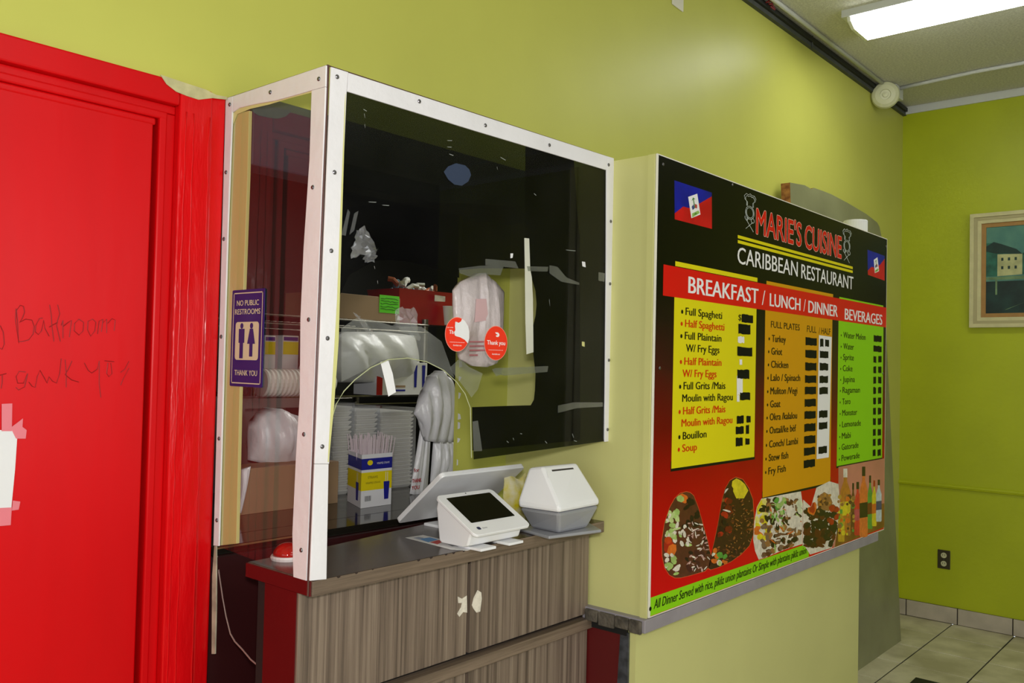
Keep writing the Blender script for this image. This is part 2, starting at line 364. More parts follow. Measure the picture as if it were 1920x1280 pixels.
# sheet of paper taped to the door
t = thing('paper_notice', 'blank white paper sheet taped to the red door at the left', 'paper', at(10, 953, 1, YW-0.004))
b = MB(); b.prism([at(x, y, 1, YW-0.0035) for x, y in ((-60, 806), (33, 806), (28, 880), (21, 952), (-60, 955))], (0, -0.0006, 0), M_paper); b.build('sheet', parent=t)
for q in (((3, 757), (23, 756), (22, 808), (3, 808)), ((22, 800), (43, 784), (42, 800), (50, 806), (48, 822), (30, 822), (22, 806)), ((24, 938), (38, 940), (35, 955), (22, 957)), ((0, 952), (22, 951), (20, 984), (-2, 986))):
    b = MB(); b.prism([at(x, y, 1, YW-0.0045) for x, y in q], (0, -0.0003, 0), mat('masking_film', (226, 120, 130), rough=0.5, var=0.1)); b.build('tape', parent=t)

# ------------------------------------------------------------------ glass booth round the counter opening
XB, YF = 1.04, 1.404
booth = thing('glass_booth', 'glazed service booth with white screwed edge strips standing on the counter', 'booth', (1.5, 1.6, 1.07))
def F(px, py, d=0.0): return at(px, py, 1, YF-d)
def Sd(px, py, d=0.0): return at(px, py, 0, XB-d)
def front(name, q, th, m, d=0.0, **k):
    b = MB(); b.prism([F(x, y, d) for x, y in q], (0, -th, 0), m); return b.build(name, parent=k.get('parent', booth), bevel=k.get('bevel', 0))
def side(name, q, th, m, d=0.0, **k):
    b = MB(); b.prism([Sd(x, y, d) for x, y in q], (-th, 0, 0), m); return b.build(name, parent=k.get('parent', booth), bevel=k.get('bevel', 0))
arch = [(882, 765), (872, 738), (856, 716), (832, 694), (800, 678), (765, 671), (728, 674), (695, 689), (665, 712), (645, 733), (630, 758), (618, 800), (614, 868)]
glass = [(632, 150), (1144, 305), (1138, 828), (886, 861)] + arch + [(590, 868)]
b = MB(); b.poly([F(x, y) for x, y in glass], M_glass); b.build('front_pane', parent=booth)
b = MB(); b.tube([F(x, y) for x, y in [(884, 858)]+arch], 0.0011, mat('pane_edge', (176, 182, 140), rough=0.2, var=0.1), n=6); b.build('pane_edge', parent=booth)
b = MB(); b.poly([Sd(x, y) for x, y in ((426, 185), (615, 123), (577, 1088), (404, 1022))], M_glass2); b.build('side_pane', parent=booth)
b = MB(); b.tube([F(616, 122, -0.002), F(577, 1117, -0.002)], 0.0022, mat('amber_edge', (84, 56, 50), rough=0.3), n=6)
b.build('corner_seam', parent=booth)
b = MB(); b.tube([F(618, 124, 0.001), F(1146, 296, 0.001)], 0.0014, MATS['amber_edge'], n=5); b.tube([Sd(427, 184, 0.001), Sd(615, 122, 0.001)], 0.0014, MATS['amber_edge'], n=5)
b.build('top_edge', parent=booth)
front('edge_strip', ((619, 126), (651, 136), (648, 172), (634, 500), (626, 700), (615, 869), (588, 869)), 0.004, M_white, 0.001, bevel=0.0008)
front('edge_strip', ((588, 869.5), (614, 869.5), (610, 1085), (579, 1088)), 0.004, M_white, 0.001, bevel=0.0008)
front('edge_strip', ((651.5, 137), (1136, 293), (1135, 319), (890, 246), (649, 172)), 0.004, M_white, 0.001, bevel=0.0008)
front('edge_strip', ((1136.5, 293), (1149, 297), (1149, 500), (1145, 826), (1132, 828), (1135, 500), (1135.5, 319)), 0.004, M_white, 0.001, bevel=0.0008)
side('edge_strip', ((426, 185), (439, 181), (438, 212), (430, 420), (421, 727), (413, 1023), (403, 1022)), 0.004, M_white, 0.001, bevel=0.0008)
side('edge_strip', ((439.5, 181), (614, 123), (613, 163), (587, 170), (560, 178), (520, 189), (480, 196), (450, 203), (438.5, 211)), 0.004, M_white, 0.001, bevel=0.0008)
side('edge_strip', ((587, 170.5), (613, 163.5), (603, 440), (592, 720), (577, 1088), (553, 1083), (551, 1000), (558, 849), (565, 740), (566, 600), (572, 465), (583, 300)), 0.004, M_white, 0.001, bevel=0.0008)
side('filler_strip', ((404, 1023), (407.5, 1023), (407, 1140), (405, 1225), (399, 1225), (400, 1080)), 0.003, mat('stained_strip', (196, 184, 160), rough=0.6, var=0.4, scale=25), 0.001)
# green painted smear along the inner edge of the strips
front('paint_smear', ((646.5, 190), (648, 176), (639.5, 460), (634.5, 640), (626, 760), (616, 866), (614.5, 866), (624, 700), (632, 560), (638, 400)), 0.0008, M_pale, 0.0055)
side('paint_smear', ((438, 212), (450, 203), (480, 196), (520, 189), (560, 178), (587, 170), (587, 173), (545, 184), (505, 196), (470, 204), (445, 214), (438, 232)), 0.0008, M_pale, 0.0005)
# corner stud behind the side pane
side('corner_stud', ((437, 214), (467, 207), (464, 330), (456, 550), (449, 750), (443, 1019), (413, 1022.5), (420, 727), (429, 420)), -0.008, M_pale, -0.0008, bevel=0.001)
b = MB(); b.prism([Sd(x, y, -0.0055) for x, y in ((438, 262), (441, 270), (443, 285), (441, 300), (438, 285))], (-0.0008, 0, 0), M_red); b.prism([Sd(x, y, -0.0055) for x, y in ((442, 286), (445, 295), (444, 302), (442, 298))], (-0.0008, 0, 0), M_red)
b.build('paint_drip', parent=booth)
# screws
def screw(p, n, parent):
    q = n.to_track_quat('Z', 'Y').to_matrix().to_4x4(); q.translation = p
    b = MB(); b.lathe([(0.0046, 0), (0.0046, 0.0012), (0.003, 0.0026), (0.0008, 0.0029)], M_screw, n=10, M=q)
    b.build('screw', parent=parent, smooth=False)
for x, y in ((632, 144), (786, 190), (910, 235), (1030, 272), (1141, 309), (627, 323), (621, 470), (614, 634), (604, 837), (1145, 415), (1143.5, 532), (1141.5, 675), (1139, 805)):
    screw(F(x, y, 0.005), -Y, booth)
for x, y in ((598, 148), (507, 173), (431, 196), (424, 323), (420, 448), (415, 631), (411, 822), (407, 975), (586.5, 351), (579, 599), (570, 814), (565, 1031)):
    screw(Sd(x, y, 0.005), -X, booth)
# tint films on the inner face of the pane: hole torn where the bag hangs
hole = [(861, 521), (861, 506), (900, 503), (985, 503.5), (996, 519), (1004, 545), (1006, 570), (1004, 592), (998.5, 615), (998, 640), (1000, 665), (1004, 701), (1003, 730), (1001, 749), (995, 759.5), (940, 761), (885, 763)]
upper = [(634, 560), (655, 515), (703, 488), (731, 487), (764, 490), (799, 498), (834, 510), (861, 521)]
film = [(985, 275), (1086, 304), (1083, 407), (1087, 440), (1088, 825), (886, 844), (885, 763)] + hole[::-1][1:-7] + [(985, 503.5), (985, 400)]
film = [(985, 272), (1076, 300), (1083, 407), (1087, 440), (1088, 825), (886, 844), (885, 763), (940, 761), (995, 759.5), (1001, 749), (1003, 730), (1004, 701), (1000, 665), (998, 640), (998.5, 615), (1004, 592), (1006, 570), (1004, 545), (996, 519), (985, 503.5)]
b = MB(); b.poly([F(x, y, -0.003) for x, y in film], M_film2); b.build('black_film', parent=booth)
film = [(632, 389), (700, 384), (800, 380), (870, 381), (984.5, 388), (984.5, 503.5), (900, 503), (861, 506), (861, 521)] + upper[::-1][1:]
b = MB(); b.poly([F(x, y, -0.003) for x, y in film], M_film3); b.build('smoky_film', parent=booth)
film = [(634, 167), (1136, 318), (1138, 826), (888, 861), (885, 763)] + hole[::-1][1:-1] + upper[::-1][0:]
b = MB(); b.poly([F(x, y, -0.005) for x, y in film], M_film); b.build('tint_film', parent=booth)
for nm, q, m in (('blue_patch', ((832, 322), (840, 312), (855, 306), (872, 310), (880, 318), (883, 328), (878, 340), (866, 348), (852, 346), (840, 336)), mat('faded_blue_sticker', (38, 52, 78), rough=0.5)),
                 ('white_bar', ((983, 446), (992, 447), (994, 505), (997, 520), (999, 560), (1000, 660), (987, 664), (985, 600), (984, 505)), mat('pale_strip', (206, 206, 190), rough=0.5, var=0.1)),
                 ('paper_chip', ((957, 475), (962, 475), (961, 483), (957, 484)), M_paper), ('paper_chip', ((1091, 490), (1097, 491), (1098, 501), (1092, 499)), M_paper),
                 ('paper_chip', ((1091, 640), (1096, 641), (1096, 650), (1091, 648)), M_pale)):
    front(nm, q, 0.0004, m, 0.0006)
for q in (((910, 485), (966, 490), (972, 503), (945, 500), (910, 497)), ((988, 499), (1028, 500), (1026, 509), (990, 508)), ((1030, 497), (1045, 500), (1062, 520), (1086, 530), (1086, 534), (1052, 528), (1030, 512)),
          ((926, 690), (1028, 686), (1026, 697), (946, 704), (928, 700)), ((1046, 760), (1075, 754), (1130, 754), (1130, 762), (1080, 765), (1046, 774)), ((1122, 510), (1134, 512), (1133, 528), (1122, 526)),
          ((860, 503), (900, 498), (945, 497), (938, 516), (905, 514), (885, 520), (862, 512)), ((886, 790), (896, 788), (902, 830), (904, 845), (888, 846)), ((1132, 756), (1138, 756), (1136, 824), (1131, 824)),
          ((640, 440), (652, 392), (656, 398), (648, 442)), ((655, 440), (664, 400), (672, 395), (664, 432)), ((922, 692), (942, 690), (940, 702), (930, 705))):
    front('tape', q, 0.0004, M_tape, 0.0012)
# crumpled clear plastic by the left strip
def crumple(name, q, d, amp, m, parent, seed, axis=1, val=YF):
    r = random.Random(seed); bb = MB(); n = 7
    grid = []
    for i in range(n+1):
        row = []
        for j in range(n+1):
            u, v = i/n, j/n
            x = (1-u)*(1-v)*q[0][0]+u*(1-v)*q[1][0]+u*v*q[2][0]+(1-u)*v*q[3][0]; y = (1-u)*(1-v)*q[0][1]+u*(1-v)*q[1][1]+u*v*q[2][1]+(1-u)*v*q[3][1]
            p = at(x, y, axis, val); row.append(p+(Y if axis == 1 else X)*(-d+r.uniform(-amp, amp))+X*r.uniform(-amp, amp)*0.5+Z*r.uniform(-amp, amp)*0.5)
        grid.append(row)
    vs_ = [p for row in grid for p in row]; fs = [(i*(n+1)+j, (i+1)*(n+1)+j, (i+1)*(n+1)+j+1, i*(n+1)+j+1) for i in range(n) for j in range(n)]
    bb.add(vs_, fs, m); return bb.build(name, parent=parent)
crumple('crumpled_tape', ((662, 436), (678, 425), (704, 470), (650, 486)), 0.008, 0.005, M_wrap, booth, 3)
crumple('crumpled_tape', ((680, 470), (704, 468), (698, 492), (676, 492)), 0.008, 0.005, M_wrap, booth, 5)
crumple('crumpled_tape', ((755, 575), (788, 578), (795, 640), (745, 612)), -0.012, 0.006, M_wrap, booth, 9)
crumple('crumpled_tape', ((668, 585), (690, 600), (708, 622), (700, 630)), -0.012, 0.004, M_wrap, booth, 12)
front('paper_strip', ((713, 678), (728, 676), (736, 700), (742, 735), (728, 743), (722, 715)), 0.0006, M_paper, -0.004)

b = MB(); b.box(1.06, 2.0, 1.70, 1.778, 1.93, 2.088, mat('band_grey', (60, 66, 80), rough=0.5, var=0.1)); sh_ = b.build('dark_band_board', parent=booth, bevel=0.004)  # added grey board that makes the dark band above the opening
M_smear = clear_mat('smeared_haze', (0.9, 0.91, 0.9), haze=0.16, rough=0.2, hazecol=(0.75, 0.75, 0.7), refl=0.2)
for q in (((640, 615), (668, 596), (700, 600), (740, 612), (790, 612), (828, 640), (846, 690), (852, 708), (826, 690), (790, 674), (750, 668), (712, 676), (676, 698), (640, 716)), ((842, 690), (862, 672), (880, 688), (905, 700), (896, 730), (884, 745), (872, 728))):
    b = MB(); b.poly([F(x, y, -0.004) for x, y in q], M_smear); b.build('smudge', parent=booth)
rj = random.Random(44); b = MB(); M_glare = mat('glare_speck_white', (150, 154, 150), rough=0.5)  # pale slivers painting glare specks onto the film
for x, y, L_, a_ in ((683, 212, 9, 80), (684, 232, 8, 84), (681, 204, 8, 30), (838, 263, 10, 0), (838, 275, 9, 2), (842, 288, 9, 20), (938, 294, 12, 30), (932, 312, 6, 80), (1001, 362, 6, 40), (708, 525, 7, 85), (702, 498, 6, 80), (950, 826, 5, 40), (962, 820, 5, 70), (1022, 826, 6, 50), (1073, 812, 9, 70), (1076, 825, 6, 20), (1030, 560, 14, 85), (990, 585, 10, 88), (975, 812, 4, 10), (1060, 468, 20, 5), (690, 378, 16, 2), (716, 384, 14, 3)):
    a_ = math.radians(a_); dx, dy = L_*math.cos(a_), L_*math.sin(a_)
    b.prism([F(x, y, .0006), F(x+dx, y+dy, .0006), F(x+dx*.9, y+dy*.9+1.1, .0006), F(x+dx*.2-.5, y+dy*.2+.8, .0006)], (0, -.0002, 0), M_glare)
b.build('glare_specks', parent=booth, kind='stuff')
# restroom sign on the side pane
sg = thing('restroom_sign', 'small blue sign about restrooms stuck on the side pane of the booth', 'sign', Sd(465, 726, 0.002))
M_blue = mat('sign_blue', (24, 26, 104), rough=0.4, var=0.1); M_cream = mat('sign_cream', (206, 200, 164), rough=0.5, var=0.05)
A, B_, D_, E_ = [Sd(x, y, 0.0015) for x, y in ((435, 547), (494.5, 538), (495.7, 724), (433.7, 726))]
z0, z1 = (D_.z+E_.z)/2, (A.z+B_.z)/2; y0, y1 = (A.y+E_.y)/2, (B_.y+D_.y)/2   # y0 > y1
SW, SH = y0-y1, z1-z0
def sp(u, v, d=0.0): return Vector((XB-0.0015-d, y0-u*SW, z0+v*SH))
b = MB(); b.prism([sp(u, v) for u, v in ((0.02, 0), (0.98, 0), (1, .01), (1, .99), (.98, 1), (.02, 1), (0, .99), (0, .01))], (-0.0015, 0, 0), M_blue); pl = b.build('plate', parent=sg)
b = MB()
def ring(b, u0, v0, u1, v1, t, d, m):
    for q in (((u0, v0), (u1, v0), (u1, v0+t*SW/SH), (u0, v0+t*SW/SH)), ((u0, v1-t*SW/SH), (u1, v1-t*SW/SH), (u1, v1), (u0, v1)), ((u0, v0), (u0+t, v0), (u0+t, v1), (u0, v1)), ((u1-t, v0), (u1, v0), (u1, v1), (u1-t, v1))):
        b.poly([sp(u, v, d) for u, v in q], m)
ring(b, 0.05, 0.03, 0.95, 0.97, 0.018, 0.0018, M_cream)
b.build('border_line', parent=sg)
b = MB()
for txt, u, v, wd, h in (('NO PUBLIC', .16, .835, .68, .058), ('RESTROOMS', .11, .745, .78, .058), ('THANK YOU', .15, .115, .7, .058)):
    b = MB(); text_on(b, txt, sp(u, v, 0.0021), wd*SW, h*SH, M_cream, R=-Y, U=Z, bold=0.02); b.build('text_line', parent=sg)
b = MB(); rr = []
for cx, cy, a0 in ((.80, .31, -90), (.80, .63, 0), (.20, .63, 90), (.20, .31, 180)):
    for k in range(5):
        a = math.radians(a0+k*22.5); rr.append(sp(cx+.06*math.cos(a), cy+.06*math.sin(a)*SW/SH, 0.0018))
b.poly(rr, M_cream)
def person(b, cx, dress):
    n = 12; b.poly([sp(cx+.05*math.cos(2*math.pi*k/n), .625+.05*math.sin(2*math.pi*k/n)*SW/SH, .0022) for k in range(n)], M_blue)
    if dress: q = ((-.05, .595), (.05, .595), (.12, .44), (.05, .44), (.05, .31), (-.05, .31), (-.05, .44), (-.12, .44))
    else: q = ((-.09, .595), (.09, .595), (.09, .45), (.055, .45), (.055, .29), (-.055, .29), (-.055, .45), (-.09, .45))
    b.poly([sp(cx+u, v-.0, .0022) for u, v in q], M_blue)
person(b, .34, False); person(b, .64, True); b.build('pictogram', parent=sg)

# round thank-you stickers on the front pane
M_stick = mat('sticker_red', (235, 52, 28), rough=0.4, var=0.03); M_sw = mat('sticker_white', (240, 232, 228), rough=0.5, var=0.02)
def disc(b, c, r, m, d, n=36, a0=0):
    b.poly([c+X*r*math.cos(2*math.pi*k/n)+Z*r*math.sin(2*math.pi*k/n)-Y*d for k in range(n)], m)
for k, (px, py) in enumerate(((857.5, 626.5), (930, 643))):
    c = F(px, py, 0.002); c2 = F(px, py+32.5, 0.002); r = abs(c.z-c2.z)
    s_ = thing('round_sticker', ('round red sticker with its upper right torn away to white, on the booth glass', 'intact round red sticker with white emblem and greeting, right of the torn one')[k], 'sticker', c-Z*r)
    b = MB(); disc(b, c, r, mat('sticker_rim', (240, 150, 130), rough=0.5), 0.0); disc(b, c, r*0.965, M_stick, 0.0004); b.build('disc', parent=s_)
    b = MB(); d = -Y*0.0008
    if k == 1:
        text_on(b, 'Thank you', c+d+X*(-0.78*r)+Z*(-0.10*r), 1.55*r, 0.26*r, M_sw, bold=0.02)
        b.poly([c+d+X*(u*r)+Z*(v*r) for u, v in ((-.12, .62), (.12, .62), (.24, .54), (.26, .44), (.16, .36), (-.0, .36), (-.06, .44), (.08, .46), (.1, .50), (-.02, .52))], M_sw)
    else:
        text_on(b, 'Th', c+d+X*(-0.68*r)+Z*(0.0*r), 0.34*r, 0.24*r, M_sw, bold=0.02)
        text_on(b, 'your order', c+d+X*(-0.86*r)+Z*(0.34*r), 0.5*r, 0.08*r, M_sw)
    for q in range(22): b.poly([c+d+X*((-0.62+q*0.056)*r+dx*r)+Z*((-0.42 if k else -0.48)+dz)*r for dx, dz in ((0, 0), (.028, 0), (.028, .03), (0, .03))], M_sw)
    text_on(b, 'doordash.com', c+d+X*(-0.34*r)+Z*(-0.68*r), 0.68*r, 0.10*r, M_sw, bold=0.01)
    b.build('print', parent=s_)
    if k == 0:
        b = MB(); b.poly([c-Y*0.0012+X*(u*r)+Z*(v*r) for u, v in ((-.22, .72), (-.05, .70), (.05, .66), (.25, .76), (.32, .92), (.6, .78), (.85, .5), (.96, .2), (.97, -.2), (.86, -.5), (.6, -.3), (.2, -.16), (-.1, -.12), (-.22, -.08), (-.26, .0), (-.3, .12), (-.2, .22), (-.24, .45))], M_paper)
        b.build('torn_patch', parent=s_)

# ------------------------------------------------------------------ counter and cabinet
ct = MB().prism([(1.038, 1.404, 1.042), (2.018, 1.404, 1.042), (2.018, 1.77, 1.042), (1.60, 1.70, 1.042), (1.25, 1.645, 1.042), (1.038, 1.632, 1.042)], (0, 0, 0.030), M_woodh)
cto = ct.build('counter_top', bevel=0.0015)
tag(cto, 'brown wood-grain laminate counter slab carrying the tablets and the printer', 'counter')
MB().prism([(1.040, 1.4045, 1.0721), (2.017, 1.4045, 1.0721), (2.017, 1.769, 1.0721), (1.60, 1.699, 1.0721), (1.25, 1.644, 1.0721), (1.040, 1.631, 1.0721)], (0, 0, 0.0008), wood_mat('dark_worn_laminate', (42, 32, 24), (62, 48, 36), (82, 66, 52), (2, 30, 30))).build('top_laminate', parent=cto)
MATS['dark_worn_laminate'].node_tree.nodes['Principled BSDF'].inputs['Roughness'].default_value = 0.22
MB().box(1.0345, 1.038, 1.408, 1.632, 1.043, 1.0715, M_maroon2).build('painted_end', parent=cto)
b = MB()
for i in range(9):
    x = random.uniform(1.08, 1.55); a = random.uniform(0.002, 0.005)
    b.prism([(x-a, 1.4034, 1.0722), (x+a, 1.4034, 1.0722), (x+a*.6, 1.4034, 1.0722-a*.6), (x-a*.5, 1.4034, 1.0722-a*.8)], (0, 0.004, 0), mat('chip_dark', (44, 30, 24), rough=0.8))
b.build('edge_chips', parent=cto, kind='stuff')
cab = thing('base_cabinet', 'brown wood-grain cabinet with two doors above a rail, under the laminate counter', 'cabinet', (1.5, 1.5, 0))
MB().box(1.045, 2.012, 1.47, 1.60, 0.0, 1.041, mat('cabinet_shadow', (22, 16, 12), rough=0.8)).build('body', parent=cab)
MB().box(1.038, 1.0448, 1.456, 1.565, 0, 1.041, M_maroon2).build('side_panel', parent=cab)
for nm, x0, x1, z0_, z1_ in (('door', 1.040, 1.521, 0.810, 1.0405), ('door', 1.531, 2.012, 0.810, 1.0405), ('door', 1.040, 1.521, 0.05, 0.768), ('door', 1.531, 2.012, 0.05, 0.768)):
    MB().box(x0, x1, 1.450, 1.469, z0_, z1_, M_wood).build(nm, parent=cab, bevel=0.001)
MB().box(1.040, 2.018, 1.436, 1.468, 0.772, 0.800, M_woodh).build('rail', parent=cab, bevel=0.0012)
MB().box(1.05, 2.012, 1.48, 1.55, 0.0, 0.05, M_black).build('toe_kick', parent=cab)
MB().box(1.5213, 1.5307, 1.458, 1.469, 0.81, 1.04, mat('gap_strip_wood', (60, 46, 38), rough=0.7)).build('gap_strip', parent=cab)
def blob(pts, n=1, seed=1, jit=0.0015, mats=None):
    pass
for q in (((858, 1118), (866, 1122), (875, 1116), (875.5, 1148), (868, 1147), (861, 1156), (857, 1150), (864, 1138), (866, 1130), (859, 1130)), ((895, 1106), (902, 1110), (903, 1122), (900, 1146), (893, 1148), (887, 1140), (884.5, 1134), (888, 1120))):
    b = MB(); b.prism([at(x, y, 1, 1.450) for x, y in q], (0, -0.0008, 0), mat('peeled_white', (226, 218, 200), rough=0.8, var=0.2, scale=90)); b.build('peeled_patch', parent=cab)
# dark void side shelf and the cable
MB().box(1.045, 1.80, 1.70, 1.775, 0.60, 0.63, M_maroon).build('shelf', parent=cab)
b = MB(); b.tube([at(x, y, 0, 1.06) for x, y in ((407, 1042), (410, 1070), (417, 1120), (424, 1155), (432, 1188), (440, 1202), (455, 1218), (470, 1236), (482, 1246), (493, 1254), (495, 1275), (495, 1300))], 0.0018, mat('pale_cable', (150, 120, 112), rough=0.4), n=6)
tag(b.build('thin_cable', smooth=True), 'thin pale cable curving down in the dark recess beside the red door', 'cable')
kn = thing('red_dome', 'small glossy red and clear dome on the counter behind the booth corner', 'dome', (1.115, 1.60, 1.072))
b = MB(); b.lathe([(0.034, 0), (0.036, 0.006), (0.034, 0.010)], M_plastic2, M=Matrix.Translation((1.115, 1.60, 1.072))); b.build('base', parent=kn)
b = MB(); b.lathe([(0.031*math.cos(a), 0.010+0.026*math.sin(a)) for a in [i*math.pi/2/7 for i in range(8)]][:-1]+[(0.002, 0.036)], mat('red_gloss_plastic', (190, 30, 20), rough=0.08, var=0.3, scale=40), M=Matrix.Translation((1.115, 1.60, 1.072))); b.build('dome', parent=kn, smooth=True)

# ------------------------------------------------------------------ tablets and printer
def rrect(w_, h_, r, n=5, cx=0, cy=0):
    out = []
    for sx, sy, a0 in ((1, -1, -90), (1, 1, 0), (-1, 1, 90), (-1, -1, 180)):
        for k in range(n+1):
            a = math.radians(a0+90*k/n); out.append((cx+sx*(w_/2-r)+r*math.cos(a), cy+sy*(h_/2-r)+r*math.sin(a)))
    return out
def pose(loc, yaw, tilt): return Matrix.Translation(loc) @ Matrix.Rotation(yaw, 4, 'Z') @ Matrix.Rotation(tilt, 4, 'X')
tb = thing('payment_tablet', 'small white customer tablet with black screen on a wedge stand, nearest the counter edge', 'tablet', (1.548, 1.43, 1.072))
M1 = pose((1.548, 1.427, 1.150), -0.012, 0.497)
w_, h_ = 0.195, 0.155
b = MB(); b.prism([(x, y, -0.007) for x, y in rrect(w_, h_, 0.014)], (0, 0, 0.007), M_plastic, M=M1); fp = b.build('face_plate', parent=tb, bevel=0.0012)
b = MB(); b.poly([M1 @ Vector((x, y, 0.0006)) for x, y in rrect(0.152, 0.098, 0.002, n=1, cx=0.002, cy=0.014)], M_screen); b.build('screen', parent=tb)
b = MB(); b.poly([M1 @ Vector((x-0.068, y-0.056, 0.0006)) for x, y in rrect(0.011, 0.010, 0.003, n=2)], mat('logo_navy', (40, 44, 80)))
text_on(b, 'clover', M1 @ Vector((-0.058, -0.060, 0.0007)), 0.017, 0.006, mat('logo_grey', (130, 130, 140)), R=(M1.to_3x3() @ X), U=(M1.to_3x3() @ Y)); b.build('logo', parent=tb)
b = MB(); b.lathe([(0.0018, 0), (0.0018, 0.0005)], M_black, n=10, M=M1 @ Matrix.Translation((0, 0.072, 0.0001))); b.build('camera_lens', parent=tb)
b = MB()
y_b, y_f = 0.5*h_-0.006, -0.5*h_+0.02
c0 = M1 @ Vector((0, y_b, -0.0075)); c1 = M1 @ Vector((0, y_f, -0.0075))
prof = [(c0.y, c0.z), (c0.y+0.004, c0.z-0.02), (c0.y-0.008, 1.083), (c0.y-0.016, 1.0785), (c1.y+0.028, 1.0785), (c1.y+0.012, 1.083), (c1.y, c1.z)]
b.prism([(1.457, y, z) for y, z in prof], (0.182, 0, 0), M_plastic); b.build('wedge_stand', parent=tb, bevel=0.004)
for x0 in (1.475, 1.573):
    MB().box(x0, x0+0.052, 1.366, 1.44, 1.072, 1.0782, M_plastic).build('foot_pad', parent=tb, bevel=0.001)
st = thing('register_display', 'large white register display seen from behind, tilted towards the staff side', 'display', (1.66, 1.6, 1.072))
M2 = pose((1.662, 1.607, 1.157), 0.003, 2.436)
w2, h2 = 0.315, 0.21
b = MB(); b.prism([(x, y, -0.013) for x, y in rrect(w2, h2, 0.012)], (0, 0, 0.013), M_plastic2, M=M2, me=M_plastic); b.build('casing', parent=st, bevel=0.002)
b = MB(); b.poly([M2 @ Vector((x, y, -0.0134)) for x, y in rrect(0.285, 0.18, 0.003, n=1)], M_screen); b.build('screen', parent=st)
b = MB(); b.box(1.60, 1.72, 1.60, 1.69, 1.072, 1.080, M_plastic2); b.prism([(1.62, 1.640, 1.078), (1.70, 1.640, 1.078), (1.70, 1.628, 1.128), (1.62, 1.628, 1.128)], (0, 0.016, 0), M_plastic2); b.build('stand', parent=st, bevel=0.002)
pt = thing('receipt_printer', 'white and silver receipt printer with paper slot at the right end of the counter', 'printer', (1.81, 1.40, 1.072))
PL = [Vector((1.70, 1.347, 1.073)), Vector((1.872, 1.310, 1.073)), Vector((1.935, 1.400, 1.073)), Vector((1.925, 1.430, 1.073)), Vector((1.745, 1.478, 1.073)), Vector((1.725, 1.468, 1.073))]
b = MB(); b.prism(PL, (0, 0, 0.008), M_silver); b.build('base_plate', parent=pt, bevel=0.003)
lo = [(1.745, 1.352), (1.865, 1.350), (1.875, 1.435), (1.755, 1.452)]
mi = [(1.719, 1.331), (1.898, 1.336), (1.905, 1.445), (1.707, 1.455)]
def loft(b, r0, z0_, r1, z1_, m, cap0=True, cap1=True):
    n = len(r0); vs_ = [(x, y, z0_) for x, y in r0]+[(x, y, z1_) for x, y in r1]
    fs = [(i, (i+1) % n, n+(i+1) % n, n+i) for i in range(n)]
    if cap0: fs.append(tuple(range(n)))
    if cap1: fs.append(tuple(range(2*n-1, n-1, -1)))
    b.add(vs_, fs, m)
b = MB(); loft(b, lo, 1.081, mi, 1.137, M_silver); b.build('lower_body', parent=pt, bevel=0.008)
b = MB()
v8 = [(x, y, 1.138) for x, y in mi]+[(1.719, 1.331, 1.152), (1.898, 1.336, 1.152), (1.905, 1.447, 1.155), (1.707, 1.457, 1.155)]+[(1.752, 1.415, 1.243), (1.887, 1.405, 1.243), (1.890, 1.445, 1.236), (1.745, 1.455, 1.236)]
b.add(v8, [(0, 1, 2, 3), (0, 1, 5, 4), (1, 2, 6, 5), (2, 3, 7, 6), (3, 0, 4, 7), (4, 5, 9, 8), (5, 6, 10, 9), (6, 7, 11, 10), (7, 4, 8, 11), (8, 9, 10, 11)], M_plastic)
b.build('cover', parent=pt, bevel=0.007)
a = Vector((1.719, 1.331, 1.152)); bq = Vector((1.898, 1.336, 1.152)); cq = Vector((1.752, 1.415, 1.243)); dq = Vector((1.887, 1.405, 1.243))
def fpt(u, v, d=0.0):
    p = (a*(1-u)+bq*u)*(1-v)+(cq*(1-u)+dq*u)*v; return p+Vector((0, -0.76, 0.66))*d
b = MB(); b.prism([fpt(.20, .845, .0004), fpt(.80, .845, .0004), fpt(.80, .885, .0004), fpt(.20, .885, .0004)], Vector((0, -.76, .66))*0.0006, mat('slot_dark', (50, 46, 46))); b.build('paper_slot', parent=pt)
b = MB(); b.prism([fpt(.02, .70, .0004), fpt(.05, .86, .0004), fpt(.065, .86, .0004), fpt(.035, .70, .0004)], Vector((0, -.76, .66))*0.0008, M_plastic2); b.build('latch', parent=pt)
# card leaflet on the counter
lf = thing('card_leaflet', 'narrow printed card with blue and red marks lying flat on the counter', 'card', at(825, 1018, 2, 1.0725))
q = [at(x, y, 2, 1.0726) for x, y in ((760, 1008), (793, 1003), (893, 1026), (876, 1032), (845, 1030))]
b = MB(); b.prism(q, (0, 0, 0.0006), M_paper); b.build('sheet', parent=lf)
b = MB()
for q, c in ((((785, 1010), (806, 1007), (822, 1011), (803, 1016)), (90, 150, 210)), (((806, 1016), (822, 1012), (833, 1014), (820, 1020)), (200, 60, 50)), (((840, 1020), (855, 1018), (862, 1021), (848, 1024)), (150, 150, 150)), (((775, 1008), (785, 1006), (795, 1008), (786, 1011)), (160, 170, 190))):
    b.poly([at(x, y, 2, 1.0735) for x, y in q], mat('leaflet_%d' % c[0], c))
b.build('print', parent=lf)

